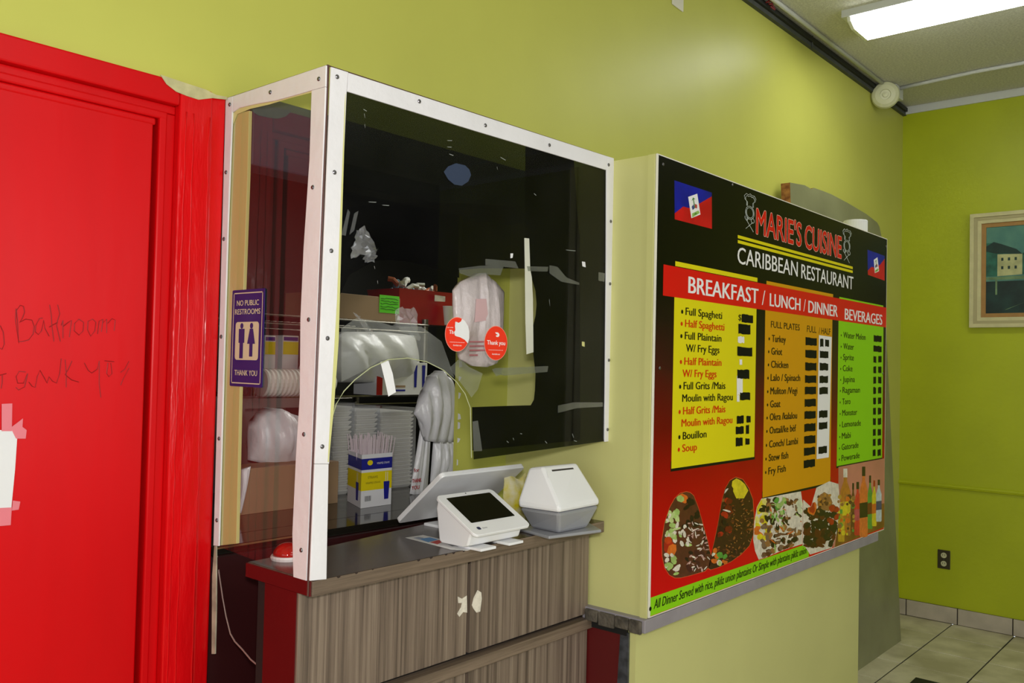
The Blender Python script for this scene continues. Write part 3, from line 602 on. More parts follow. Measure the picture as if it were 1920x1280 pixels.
# snack bag peeking out between display and printer
yb = thing('snack_bag', 'crinkled yellow and white snack bag behind the receipt printer', 'bag', (1.84, 1.55, 1.072))
b = MB(); cxs = at(965, 925, 1, 1.56)
r = random.Random(4); vs_ = []; n = 10
for i in range(n+1):
    for j in range(n+1):
        u, v = i/n, j/n; bul = 0.022*math.sin(math.pi*u)*math.sin(math.pi*v)
        vs_.append((cxs.x-0.045+0.09*u, 1.56-bul+r.uniform(-.002, .002), 1.073+0.125*v+0.01*math.sin(7*u)*v))
b.add(vs_, [(i*(n+1)+j, (i+1)*(n+1)+j, (i+1)*(n+1)+j+1, i*(n+1)+j+1) for i in range(n) for j in range(n)], mat('snack_yellow', (212, 196, 30), rough=0.25, scale=25, rgb2=(226, 220, 190)))
b.add([(x, 3.12-y, z) for x, y, z in vs_], [(i*(n+1)+j, (i+1)*(n+1)+j, (i+1)*(n+1)+j+1, i*(n+1)+j+1) for i in range(n) for j in range(n)], MATS['snack_yellow'])
b.build('pouch', parent=yb, smooth=True)

# ------------------------------------------------------------------ menu board
YM = 1.262
menu = thing('menu_board', 'large printed restaurant menu board in black, red, yellow, orange and green on the projecting box', 'menu', (2.95, YM, 0.832))
mx0, mx1, mz0, mz1 = 2.0225, 3.893, 0.834, 2.083
MB().box(mx0, mx1, YM-0.0055, YM-0.001, mz0, mz1, mat('board_white_edge', (232, 228, 214), rough=0.5)).build('board', parent=menu)
def Mp(px, py, k=1.0):
    p = at(px, py, 1, YM-0.0055); p.y = YM-0.0055-0.0003*k; return p
def print_mat(name):
    m = bpy.data.materials.new(name); m.use_nodes = True; N = m.node_tree.nodes; L = m.node_tree.links; bs = N['Principled BSDF']
    tc = N.new('ShaderNodeTexCoord'); sep = N.new('ShaderNodeSeparateXYZ'); L.new(tc.outputs['Object'], sep.inputs[0])
    mr = N.new('ShaderNodeMapRange'); mr.inputs[1].default_value = 0.0; mr.inputs[2].default_value = 1.25; L.new(sep.outputs[2], mr.inputs[0])
    nz = N.new('ShaderNodeTexNoise'); nz.inputs['Scale'].default_value = 2.2; L.new(tc.outputs['Object'], nz.inputs['Vector'])
    ad = N.new('ShaderNodeMath'); ad.operation = 'MULTIPLY_ADD'; ad.inputs[1].default_value = 0.16; L.new(nz.outputs[0], ad.inputs[0]); L.new(mr.outputs[0], ad.inputs[2])
    rp = N.new('ShaderNodeValToRGB'); e = rp.color_ramp.elements
    e[0].position = 0.10; e[0].color = (*lin((0.80, 0.0, 0.03)), 1); e[1].position = 0.80; e[1].color = (*lin((0.012, 0.012, 0.01)), 1)
    for p, c in ((0.30, (0.70, 0.0, 0.02)), (0.48, (0.42, 0.0, 0.02)), (0.62, (0.22, 0.05, 0.06)), (0.72, (0.10, 0.04, 0.04))):
        k = e.new(p); k.color = (*lin(c), 1)
    L.new(ad.outputs[0], rp.inputs[0]); L.new(rp.outputs[0], bs.inputs['Base Color']); bs.inputs['Roughness'].default_value = 0.3; bs.inputs['Specular IOR Level'].default_value = 0.15
    return m
b = MB(); b.poly([(mx0+0.006, YM-0.0057, mz0+0.003), (mx1-0.004, YM-0.0057, mz0+0.003), (mx1-0.004, YM-0.0057, mz1-0.003), (mx0+0.006, YM-0.0057, mz1-0.003)], print_mat('menu_print_ground')); b.build('printed_ground', parent=menu)
INK = dict(k=mat('ink_black', (14, 13, 12), rough=0.3, spec=0.18, var=0), r=mat('ink_red', (206, 44, 10), rough=0.3, spec=0.18, var=0.02), w=mat('ink_white', (236, 234, 232), rough=0.3, spec=0.18, var=0.01),
           y=mat('ink_yellow', (222, 210, 24), rough=0.3, spec=0.18, var=0.02), o=mat('ink_orange', (210, 150, 16), rough=0.3, spec=0.18, var=0.02), g=mat('ink_green', (138, 206, 20), rough=0.3, spec=0.18, var=0.02),
           red=mat('ink_banner_red', (214, 14, 16), rough=0.3, spec=0.18, var=0.02), kk=mat('marker_black', (10, 11, 12), rough=0.5, spec=0.15, var=0.2), blue=mat('ink_flag_blue', (16, 24, 156), rough=0.3, spec=0.18, var=0.4, scale=12, stretch=(1, 1, 1)),
           fr=mat('ink_flag_red', (206, 16, 26), rough=0.3, spec=0.18, var=0.25, scale=12), chefs=mat('ink_pale_line', (206, 214, 204), rough=0.3, spec=0.18, var=0))
def quad(b, pts, m, k): b.poly([Mp(x, y, k) for x, y in pts], m)
def panel(name, pts, m, k):
    """world-aligned rectangle from four marked corners"""
    P = [Mp(x, y, k) for x, y in pts]; x0 = (P[0].x+P[3].x)/2; x1 = (P[1].x+P[2].x)/2; za = (P[0].z+P[1].z)/2; zb = (P[2].z+P[3].z)/2; x1 = min(x1, mx1-0.003)
    b = MB(); yy = P[0].y
    b.poly([(x0, yy, zb), (x1, yy, zb), (x1, yy, za), (x0, yy, za)], m); return b.build(name, parent=menu), (x0, x1, zb, za)
def shadow_edge(bx):
    x0, x1, z0_, z1_ = bx
    b = MB(); b.poly([(x0-0.004, YM-0.00575, z0_-0.008), (x1+0.004, YM-0.00575, z0_-0.008), (x1+0.004, YM-0.00575, z0_+0.02), (x0-0.004, YM-0.00575, z0_+0.02)], INK['k']); b.build('panel_outline', parent=menu)
yp, ybx = panel('yellow_panel', ((1266, 545), (1420, 570), (1412.5, 857), (1257, 878)), INK['y'], 1)
op, obx = panel('orange_panel', ((1436.5, 570), (1562, 595), (1555.4, 904.5), (1428, 933)), INK['o'], 1)
gp, gbx = panel('green_panel', ((1573.5, 590), (1656, 605), (1654, 857), (1567.4, 874.5)), INK['g'], 1)
for bx in (ybx, obx, gbx): shadow_edge(bx)
for nm, pts, m in (('yellow_bar', ((1266, 489), (1420, 521), (1420, 529), (1266, 498)), 'y'), ('orange_bar', ((1437, 525), (1562, 552.5), (1562, 560), (1437, 534)), 'o'), ('green_bar', ((1573.5, 555.5), (1656, 573.5), (1656, 580), (1573.5, 563)), 'g')):
    panel(nm, pts, INK[m], 1)
bn, bbx = panel('red_banner', ((1243.5, 491), (1665, 580), (1665, 616), (1243, 551)), INK['red'], 2)
def T(b, txt, s, e, cap_px, m, bold=0.0, k=3, shear=0.0, heavy=False):
    """word from baseline-left pixel s to baseline-right pixel e, cap height measured in pixels at s"""
    p0 = Mp(*s, k); p1 = Mp(*e, k); h = Mp(s[0], s[1]-cap_px, k).z-p0.z
    org = Vector((p0.x, p0.y, (p0.z*2+p1.z)/3)); text_on(b, txt, org, p1.x-p0.x, h, m, bold=bold, shear=shear, heavy=heavy)
for t_, s0, s1, hh in (('BREAKFAST', (1290.5, 549), (1421, 568.5), 33), ('/', (1428, 571), (1434, 572), 29), ('LUNCH', (1443, 573.5), (1500, 581.8), 25.5), ('/', (1506, 583), (1510, 584), 24), ('DINNER', (1515.4, 585.4), (1570, 594.5), 24), ('BEVERAGES', (1583.7, 598.6), (1653.5, 609), 22)):
    b = MB(); T(b, t_, s0, s1, hh, INK['w'], 0.03 if len(t_) > 1 else 0.0); b.build('banner_word', parent=bn)
# left panel
b = MB(); bd = 0.03
def bullet(b, px, py, m, k=3, r=0.006):
    c = Mp(px, py, k); n = 10; b.poly([c+X*r*math.cos(2*math.pi*i/n)+Z*r*math.sin(2*math.pi*i/n) for i in range(n)], m)
rows = [('Full Spagheti', 1285.2, 590, 1353.2, 'k', 1), ('Half Spaghetti', 1284.2, 612.5, 1357.5, 'r', 1), ('Full Plaintain', 1283.7, 635.5, 1352, 'k', 1), ('W/ Fry Eggs', 1285.9, 658.8, 1348.2, 'k', 0),
        ('Half Plaintain', 1282.8, 683.6, 1352, 'r', 1), ('W/ Fry Eggs', 1279.4, 706.4, 1342.7, 'r', 0), ('Full Grits /Mais', 1281.3, 729.8, 1359.4, 'k', 1), ('Moulin with Ragou', 1278.9, 753, 1373.3, 'k', 0),
        ('Half Grits /Mais', 1280.4, 776.8, 1359.4, 'r', 1), ('Moulin with Ragou', 1277.5, 799.8, 1372.4, 'r', 0), ('Bouillon', 1279.9, 823.7, 1324, 'k', 1), ('Soup', 1278.9, 847, 1306, 'r', 1)]
VP = (2360, 720)
def along(x0, y0, x1): return y0+(x1-x0)*(VP[1]-y0)/(VP[0]-x0)
for t_, x0, y0, x1, c, bl in rows:
    b = MB(); T(b, t_, (x0, y0), (x1, along(x0, y0, x1)), 15.0, INK[c], bd)
    if bl: bullet(b, x0-6.5, along(x0, y0, x0-6.5)-5, INK[c])
    b.build('text_line', parent=yp)
b = MB()
rows = [('Turkey', 1447, 640.5, 1472.8), ('Griot', 1446, 664.5, 1466), ('Chicken', 1445.5, 689, 1477.5), ('Lalo / Spinach', 1444.7, 713.8, 1499.8), ('Muliton /Vegi', 1444.2, 739, 1494.3), ('Goat', 1443.8, 763.7, 1462.7),
        ('Okra /kalalou', 1443, 788, 1494), ('Oxtail/ke bèf', 1442.6, 813, 1492), ('Conch/ Lambi', 1441.8, 839, 1495.5), ('Stew fish', 1441, 864.5, 1477.5), ('Fry Fish', 1440.4, 889.5, 1472.8)]
for t_, x0, y0, x1 in rows:
    b = MB(); T(b, t_, (x0, y0), (x1, along(x0, y0, x1)), 14.0, INK['k'], bd); bullet(b, x0-5, along(x0, y0, x0-5)-5, INK['k'], r=0.005); b.build('text_line', parent=op)
b = MB()
T(b, 'FULL PLATES', (1445.2, 613.5), (1499, along(1445.2, 613.5, 1499)), 13, INK['k'], 0.014); b.build('text_line', parent=op); b = MB()
T(b, 'FULL', (1512.8, 622), (1530.3, along(1512.8, 622, 1530.3)), 13, INK['k'], 0.0); T(b, '/ HALF', (1535, 625), (1556.6, along(1535, 625, 1556.6)), 12.5, INK['k'], 0.0)
b.build('text_line', parent=op)
b = MB()
rows = [('Water Melon', 1581, 632.8, 1622.5), ('Water', 1581, 654, 1600.5), ('Sprite', 1580.6, 674.5, 1600.5), ('Coke', 1580, 695.5, 1598), ('Jupina', 1579.9, 716, 1602.4), ('Ragaman', 1579.4, 736.5, 1612), ('Toro', 1579, 758, 1594.2),
        ('Monster', 1578.9, 779.4, 1606.7), ('Lemonade', 1578.6, 801, 1613.6), ('Mabi', 1578.2, 822.5, 1594.7), ('Gatorade', 1577.7, 843.6, 1609.3), ('Powerade', 1577.5, 864.3, 1611.2)]
for t_, x0, y0, x1 in rows:
    b = MB(); T(b, t_, (x0, y0), (x1, along(x0, y0, x1)), 12.0, INK['k'], 0.014); bullet(b, x0-4, along(x0, y0, x0-4)-4, INK['k'], r=0.004); b.build('text_line', parent=gp)
# prices blacked out by marker, white correction strips
rm = random.Random(11)
def smear(name, parent, x0, x1, yc, h, m, k=3.6, rough=0.8):
    """ragged hand-inked rectangle, px x0..x1, centre yc, height h"""
    n = 6; pts = []
    for i in range(n+1): x = x0+(x1-x0)*i/n; pts.append((x, along(x0, yc+h/2, x)+rm.uniform(-rough, rough)))
    for i in range(n, -1, -1): x = x0+(x1-x0)*i/n; pts.append((x, along(x0, yc-h/2, x)+rm.uniform(-rough, rough)))
    b = MB(); b.poly([Mp(x, y, k) for x, y in pts], m); return b.build(name, parent=parent)
for x0, x1, yc, h in ((1390, 1411.5, 596, 15), (1384, 1406.5, 616, 18), (1382, 1410, 658, 17), (1382, 1404.5, 701, 17), (1387, 1406, 743, 14), (1381, 1394, 787, 15), (1399, 1407, 786, 12), (1379, 1394, 807, 14), (1398, 1404, 805, 16), (1379, 1392, 829, 16), (1397, 1405, 828, 12)):
    smear('marker_block', yp, x0, x1, yc, h, INK['kk'])
for x0, x1, yc, h in ((1383, 1395, 636, 12), (1386, 1391, 678, 10), (1381, 1392, 722, 36), (1381, 1386, 747, 12)):
    smear('correction_patch', yp, x0, x1, yc, h, INK['w'], 3.3, 1.2)
b = MB(); T(b, '$', (1384, 600), (1389.5, 601), 12, INK['k'], 0.01); b.build('dollar_sign', parent=yp)
b = MB(); b.poly([Mp(x, y, 3.3) for x, y in ((1535, 628), (1559, 631.5), (1553.5, 857), (1530.5, 860.5))], INK['w']); b.build('correction_strip', parent=op)
for i, yc in enumerate((639, 662.8, 686.8, 710.5, 732, 755, 778, 802, 825, 847, 870.5)):
    d = i*0.33; smear('marker_block', op, 1510-d, 1531-d, yc, 14.5, INK['kk'])
for i, yc in ((0, 643), (1, 664), (2, 687), (3, 711), (4, 732.5), (6, 776.5), (7, 798.5), (9, 844)):
    d = i*0.33
    if i == 0:
        smear('marker_block', op, 1537, 1543.5, yc-1, 15, INK['kk'], 3.9); smear('marker_block', op, 1546.5, 1554, yc, 13, INK['kk'], 3.9)
    else: smear('marker_block', op, 1537-d, 1553-d, yc, 13.5, INK['kk'], 3.9)
smear('marker_block', gp, 1638, 1652.5, 634, 12, INK['kk']); smear('marker_block', gp, 1637.5, 1652.5, 653, 11, INK['kk'])
for i, yc in enumerate((673, 692.7, 712, 731.5, 751, 770.5, 790, 810, 829, 848.5)):
    d = i*0.15; smear('marker_block', gp, 1637.5-d, 1642.5-d, yc+0.5, 12.5, INK['kk']); smear('marker_block', gp, 1646.5-d, 1652.5-d, yc, 12, INK['kk'])
# header
for t_, s0, s1, hh in (("MARIE'S", (1417.6, 438), (1502, 459.5), 49), ('CUISINE', (1508.7, 463.6), (1577, 484.3), 45)):
    hd = MB(); T(hd, t_, s0, s1, hh, mat('ink_outline', (236, 190, 170), rough=0.3, var=0), 0.034, 2.4, heavy=True); T(hd, t_, s0, s1, hh, INK['red'], 0.018, 2.9, heavy=True); hd.build('header_word', parent=menu)
for t_, s0, s1, hh in (('CARIBBEAN', (1382.3, 493), (1495, 519), 33), ('RESTAURANT', (1502, 521.3), (1599.3, 543), 28.5)):
    hd = MB(); T(hd, t_, s0, s1, hh, INK['w'], 0.012); hd.build('header_word', parent=menu)
panel('yellow_rule', ((1383, 438.3), (1598.6, 501.5), (1598.6, 506), (1383, 444.5)), INK['y'], 2); panel('yellow_rule', ((1383, 447.6), (1598.6, 508.8), (1598.6, 513.4), (1383, 453.6)), INK['y'], 2)
def chef(cx, cy, s):
    """line emblem: cook's hat over a ring with crossed spoon and fork"""
    c = Mp(cx, cy, 3); k = s; b = MB(); m = INK['chefs']
    def ln(pts, r=0.0035): b.tube([c+X*(u*k*1.9)+Z*(v*k*1.05) for u, v in pts], r*k*10, m, n=5)
    hat = [(-.6, 1.2), (-.6, 1.9), (-.95, 2.1), (-1.05, 2.6), (-.7, 3.0), (-.3, 2.9), (0, 3.15), (.35, 2.95), (.8, 3.0), (1.1, 2.6), (.95, 2.15), (.65, 1.95), (.65, 1.2)]
    ln(hat); ln([(u*.8, 1.2+(v-1.2)*.85) for u, v in hat])
    for r_ in (1.0, .78): ln([(r_*.8*math.cos(a), .25+r_*math.sin(a)) for a in [i*math.pi/10 for i in range(21)]])
    ln([(-.7, -2.3), (.55, -1.1)]); ln([(.7, -2.5), (-.5, -1.1)])
    ln([(.55+.3*math.cos(a), -.85+.35*math.sin(a)) for a in [i*math.pi/5 for i in range(11)]]); ln([(-.5, -1.1), (-.85, -.8), (-.9, -.45)]); ln([(-.5, -1.1), (-.5, -.45)]); ln([(-.5, -1.1), (-.2, -.5)])
    b.build('cook_emblem', parent=menu)
chef(1405.5, 402, 0.020); chef(1587.5, 464, 0.022)
def flag(q, em, split, parent):
    b = MB(); b.poly([Mp(x, y, 1) for x, y in (q[0], q[1], *split[::-1])], INK['blue']); b.poly([Mp(x, y, 1) for x, y in (*split, q[2], q[3])], INK['fr'])
    fo = b.build('flag', parent=menu)
    b = MB(); b.poly([Mp(x, y, 2) for x, y in em], INK['w'])
    def ep(u, v, k): 
        p = [(em[0][i]*(1-u)+em[1][i]*u)*(1-v)+(em[3][i]*(1-u)+em[2][i]*u)*v for i in (0, 1)]; return Mp(*p, k)
    G = mat('emblem_green', (70, 130, 50)); Bl = mat('emblem_blue', (50, 60, 130)); Rd = mat('emblem_red', (180, 60, 60)); Lg = mat('emblem_lime', (150, 190, 90))
    b.poly([ep(*t_, 2.5) for t_ in ((.1, .98), (.15, .8), (.85, .78), (.95, .92))], Lg); b.poly([ep(*t_, 2.8) for t_ in ((.3, .9), (.5, .82), (.7, .92))], G)
    b.poly([ep(*t_, 2.7) for t_ in ((.2, .5), (.42, .42), (.48, .62), (.25, .66))], Bl); b.poly([ep(*t_, 2.7) for t_ in ((.58, .42), (.8, .5), (.75, .66), (.54, .62))], Rd)
    b.poly([ep(*t_, 2.8) for t_ in ((.45, .12), (.55, .12), (.56, .6), (.46, .6))], G); b.poly([ep(*t_, 2.9) for t_ in ((.5, .1), (.7, .22), (.55, .2))], G); b.poly([ep(*t_, 2.9) for t_ in ((.5, .1), (.28, .24), (.45, .2))], G)
    b.build('emblem', parent=fo)
flag(((1264.3, 338), (1334.3, 361), (1334.8, 429), (1265, 411)), ((1290, 369), (1307, 363), (1313, 402), (1296, 409)), ((1264.8, 400), (1281, 387), (1291, 390), (1312, 381), (1334.5, 368)), menu)
flag(((1626.5, 468), (1658.5, 479.5), (1658.5, 526), (1627.4, 515)), ((1638, 487), (1645, 482), (1648, 508), (1640, 512)), ((1627, 507), (1634, 500), (1641, 502), (1650, 496), (1658.5, 485)), menu)
# bottom strip
b = MB(); pts = [Mp(1217, 1120, 1), Mp(1516.6, 1018.6, 1), Mp(1516.6, 1043, 1), Mp(1213.3, 1156, 1)]
zt, zb = (pts[0].z+pts[1].z)/2, mz0+0.004
b.poly([(mx0+.006, pts[0].y, zb), (pts[1].x, pts[0].y, zb), (pts[1].x, pts[0].y, zt), (mx0+.006, pts[0].y, zt)], INK['g']); gs = b.build('green_strip', parent=menu)
b = MB(); p0 = Mp(1225.5, 1140, 3); p1 = Mp(1511.5, 1038, 3)
text_on(b, 'All Dinner Served with rice, pikliz union plantains Or Simple with plantains pikliz union', Vector((p0.x, p0.y, (p0.z+p1.z)/2)), p1.x-p0.x, 0.026, INK['k'], bold=0.014, shear=0.2)
b.build('text_line', parent=gs); b = MB(); bullet(b, 1219, 1141, INK['k']); b.build('bullet', parent=gs)

# printed food photographs
def inside(p, poly):
    c = False; j = len(poly)-1
    for i in range(len(poly)):
        if (poly[i][1] > p[1]) != (poly[j][1] > p[1]) and p[0] < (poly[j][0]-poly[i][0])*(p[1]-poly[i][1])/(poly[j][1]-poly[i][1])+poly[i][0]: c = not c
        j = i
    return c
class Blobs:
    def __init__(s, clip, k0, seed): s.clip = clip; s.k = k0; s.b = MB(); s.r = random.Random(seed)
    def clipc(s, x, y, cx, cy):
        for i in range(12):
            if inside((x, y), s.clip): return x, y
            x = x*.8+cx*.2; y = y*.8+cy*.2
        return x, y
    def piece(s, cx, cy, a, bb, ang, m, n=7):
        pts = []
        for i in range(n):
            t = 2*math.pi*i/n; rr = s.r.uniform(.75, 1.1); u, v = a*rr*math.cos(t), bb*rr*math.sin(t)
            pts.append(s.clipc(cx+u*math.cos(ang)-v*math.sin(ang), cy+u*math.sin(ang)+v*math.cos(ang), cx, cy))
        s.k += 0.012; s.b.poly([Mp(x, y, s.k) for x, y in pts], m)
    def scatter(s, x0, x1, y0, y1, n, a, bb, cols):
        t = 0
        for _ in range(n*6):
            if t >= n: break
            x, y = s.r.uniform(x0, x1), s.r.uniform(y0, y1)
            if inside((x, y), s.clip): s.piece(x, y, s.r.uniform(.6, 1.2)*a, s.r.uniform(.6, 1.2)*bb, s.r.uniform(0, 3.1), s.r.choice(cols)); t += 1
def col(r, g, bl): return mat('food_%02x%02x%02x' % (r, g, bl), (r, g, bl), rough=0.3, var=0.25, scale=60)
def cr(pts, ox, oy, s): return [(ox+x/s, oy+y/s) for x, y in pts]
BR, DK, RD, OR, LG, YL, WH, PK, GR, TN = col(92, 44, 28), col(34, 14, 12), col(176, 30, 14), col(222, 110, 34), col(170, 200, 110), col(226, 208, 40), col(232, 222, 204), col(196, 150, 140), col(90, 160, 60), col(160, 110, 60)
def dish(outline, ground, rim=True, seed=1):
    b = MB(); c = (sum(p[0] for p in outline)/len(outline), sum(p[1] for p in outline)/len(outline))
    if rim: b.poly([Mp(c[0]+(x-c[0])*1.02, c[1]+(y-c[1])*1.012, 1) for x, y in outline], col(226, 96, 50))
    b.poly([Mp(x, y, 1.4) for x, y in outline], ground); g = Blobs(outline, 1.6, seed); g.b = b; return g
o1 = cr(((355, 222), (395, 232), (430, 262), (475, 380), (520, 540), (570, 720), (603, 870), (590, 960), (540, 1015), (400, 1055), (300, 1080), (240, 1080), (185, 1050), (140, 980), (115, 860), (112, 700), (140, 530), (190, 380), (240, 290), (290, 240)), 1220, 880, 5.332)
g = dish(o1, BR, seed=2)
g.piece(1279, 934, 12, 9, .3, OR); g.piece(1275, 934, 10, 7, .5, LG); g.scatter(1245, 1272, 955, 1010, 26, 7, 5, [LG, LG, WH, col(196, 214, 140)]); g.scatter(1280, 1312, 935, 990, 18, 7, 6, [DK, DK, BR]); g.scatter(1275, 1295, 980, 1030, 12, 6, 4, [LG, WH])
g.piece(1254, 1025, 12, 17, .1, RD); g.piece(1260, 1030, 9, 14, .2, OR); g.piece(1252, 1012, 8, 8, .1, col(200, 60, 20)); g.scatter(1290, 1332, 985, 1070, 26, 8, 5, [DK, BR, col(70, 20, 26)]); g.scatter(1290, 1332, 980, 1072, 46, 5, 1.6, [WH, PK, col(220, 190, 180)]); g.scatter(1245, 1275, 1040, 1078, 14, 7, 5, [LG, WH])
g.b.build('food_photo', parent=menu)
o2 = cr(((850, 78), (920, 100), (980, 190), (1020, 300), (1032, 480), (1025, 650), (985, 760), (900, 850), (800, 920), (680, 975), (600, 1000), (575, 985), (605, 850), (640, 700), (680, 500), (710, 320), (740, 200), (790, 110)), 1220, 880, 5.332)
g = dish(o2, col(60, 24, 12), seed=3)
g.scatter(1345, 1412, 925, 1050, 80, 4, 2, [BR, DK, col(130, 60, 20), col(150, 90, 40)]); g.scatter(1362, 1412, 935, 1045, 150, 2.2, .9, [TN, col(180, 120, 50), BR, DK])
g.piece(1387, 916, 17, 21, .2, YL); g.piece(1380, 908, 12, 13, .2, YL); g.scatter(1345, 1370, 925, 1010, 16, 7, 6, [col(110, 20, 10), DK, RD]); g.piece(1360, 920, 8, 2, 2.3, WH); g.piece(1362, 957, 9, 2, .3, WH)
g.scatter(1335, 1362, 1030, 1062, 14, 6, 5, [LG, GR, WH, OR]); g.b.build('food_photo', parent=menu)
o3 = cr(((160, 550), (590, 470), (612, 620), (605, 1045), (400, 1110), (210, 1190), (130, 1215), (90, 1120), (70, 1000), (82, 800), (110, 640)), 1400, 840, 5.818)
g = dish(o3, WH, rim=False, seed=4)
g.scatter(1415, 1440, 938, 1000, 16, 9, 7, [YL, col(236, 224, 120), YL]); g.scatter(1418, 1440, 990, 1010, 6, 8, 6, [YL, OR]); g.scatter(1428, 1498, 935, 1042, 120, 7, 4.5, [BR, col(130, 100, 80), col(110, 70, 50), DK, TN]); g.scatter(1450, 1478, 935, 985, 16, 7, 4, [GR, LG, BR])
g.scatter(1445, 1498, 945, 1035, 44, 8, 1.5, [WH, OR, LG, WH]); g.scatter(1480, 1502, 925, 990, 9, 9, 8, [WH, WH, col(220, 226, 190)]); g.b.build('food_photo', parent=menu)
o4 = cr(((615, 560), (700, 640), (760, 430), (900, 360), (1000, 390), (1015, 600), (990, 900), (930, 1085), (690, 1160), (640, 1080), (608, 1060)), 1400, 840, 5.818)
g = dish(o4, WH, rim=False, seed=5)
g.scatter(1510, 1566, 955, 1024, 110, 8, 6, [DK, DK, col(60, 14, 10), col(90, 24, 12)]); g.piece(1546, 940, 14, 20, .1, TN); g.scatter(1534, 1560, 918, 960, 24, 4, 3, [TN, col(190, 130, 50), BR]); g.scatter(1555, 1572, 940, 980, 10, 6, 6, [RD, col(140, 30, 10)])
g.piece(1522, 952, 9, 14, .1, OR, n=12); g.piece(1522, 952, 6.5, 11, .1, RD, n=12); g.b.build('food_photo', parent=menu)
# printed drinks photograph
b = MB(); q = cr(((1000, 205), (1505, 110), (1500, 860), (1400, 900), (960, 1080), (940, 1080), (1000, 700)), 1400, 840, 5.818)
b.poly([Mp(x, y, 1.2) for x, y in q], mat('photo_backdrop', (206, 130, 110), rough=0.3, var=0.3, scale=3)); q = cr(((1010, 700), (1500, 600), (1500, 860), (1400, 900), (960, 1080)), 1400, 840, 5.818); b.poly([Mp(x, y, 1.4) for x, y in q], mat('photo_table', (150, 92, 34), rough=0.3, var=0.5, scale=12))
k = 1.8
def bottle(x, y0, y1, w_, cm, cap, lab=None):
    global k; k += 0.05; h = y1-y0; f = lambda u, v: (1400+(x+u*w_)/5.818, 840+(y0+v*h)/5.818)
    b.poly([Mp(*f(u, v), k) for u, v in ((-.15, .02), (.15, .02), (.17, .16), (.5, .32), (.5, .97), (.4, 1), (-.4, 1), (-.5, .97), (-.5, .32), (-.17, .16))], cm)
    b.poly([Mp(*f(u, v), k+.02) for u, v in ((-.2, -.04), (.2, -.04), (.2, .1), (-.2, .1))], cap)
    if lab: b.poly([Mp(*f(u, v), k+.03) for u, v in ((-.5, .5), (.5, .48), (.5, .7), (-.5, .72))], lab)
for a_ in ((1075, 250, 930, 110, col(190, 120, 40), WH, YL), (1160, 400, 900, 50, col(110, 60, 30), DK, None), (1210, 390, 950, 75, col(216, 40, 40), DK, col(200, 70, 90)), (1275, 230, 970, 90, col(230, 120, 50), DK, DK), (1345, 320, 880, 55, GR, DK, col(120, 40, 20)), (1390, 370, 850, 50, YL, RD, OR), (1440, 360, 800, 60, col(200, 214, 220), DK, col(60, 60, 110)), (1030, 680, 1020, 70, col(200, 160, 40), GR, YL)): bottle(*a_)
for _ in range(40):
    x, y = rm.uniform(1000, 1180), rm.uniform(460, 960); s_ = rm.uniform(12, 34); k += 0.01; m = rm.choice([OR, YL, TN, GR, BR, col(200, 160, 60)])
    b.poly([Mp(1400+(x+s_*math.cos(t*1.05)*rm.uniform(.6, 1))/5.818, 840+(y+s_*math.sin(t*1.05))/5.818, k) for t in range(6)], m)
b.build('drinks_photo', parent=menu)
for x, y in ((1243, 308), (1373, 346), (1661, 462), (1236.5, 690), (1655, 700)): screw(Mp(x, y, 1), -Y, menu)

# paper roll lying on top of the box
rl = thing('paper_roll', 'white paper roll standing on top of the menu box', 'paper roll', (3.74, 1.37, 2.082))
pa = at(1604, 414, 1, 1.37); hr = pa.z-2.0825
Q = Matrix.Translation((pa.x, 1.37, 2.0825))
b = MB(); b.lathe([(0.048, 0), (0.050, 0.003), (0.050, hr-0.004), (0.048, hr)], M_paper, n=28, M=Q); b.build('paper', parent=rl, smooth=False)
b = MB(); b.lathe([(0.018, hr), (0.02, hr+0.0008), (0.019, hr+0.001)], M_card, n=16, M=Q); b.build('core', parent=rl)

# ------------------------------------------------------------------ ceiling fixtures
def fixture(x, y, label):
    t = thing('ceiling_light', label, 'light', (x, y, 3.13), 'fluorescent ceiling lights' if False else None)
    w2_, L_ = 0.145, 0.61
    MB().box(x-w2_*1.03, x+w2_*1.03, y-L_-0.012, y+L_+0.012, 3.166, ZC, M_trimw).build('housing', parent=t)
    E = mat('lit_diffuser', (250, 252, 250), rough=0.3, var=0.0, emit=FIXTURE_EMISSION)
    pr_ = [(-w2_, 3.165), (-w2_*.95, 3.145), (-w2_*.6, 3.122), (w2_*.6, 3.122), (w2_*.95, 3.145), (w2_, 3.165)]
    b = MB(); b.prism([(x+u, y-L_+0.03, z) for u, z in pr_], (0, 2*L_-0.06, 0), E); b.build('diffuser', parent=t)
    for s in (-1, 1):
        b = MB(); y0_ = y+s*(L_-0.029)
        b.prism([(x+u*1.02, y0_, z-0.001) for u, z in pr_], (0, s*0.016, 0), mat('end_cap', (226, 228, 214), rough=0.4)); b.build('end_cap', parent=t, bevel=0.002)
fixture(4.20, 0.905, 'long lit fluorescent ceiling light with wraparound diffuser')
fixture(1.4, -1.3, 'lit fluorescent ceiling light behind the viewer, nearer the red door')
al = thing('alarm_horn', 'round cream alarm sounder on a grey box at the far end of the ceiling corner', 'alarm', (5.33, 1.72, 3.09))
b = MB(); pc = at(1672, 158, 1, 1.70); b.box(5.27, 5.40, 1.66, 1.755, 3.13, ZC-0.001, M_trimw); b.build('junction_box', parent=al, bevel=0.003)
cc = at(1660, 178, 1, 1.70)
ax = (CAM-cc).normalized(); ax = Vector((ax.x, ax.y, -0.15)).normalized(); Q = ax.to_track_quat('Z', 'Y').to_matrix().to_4x4(); Q.translation = cc-ax*0.03
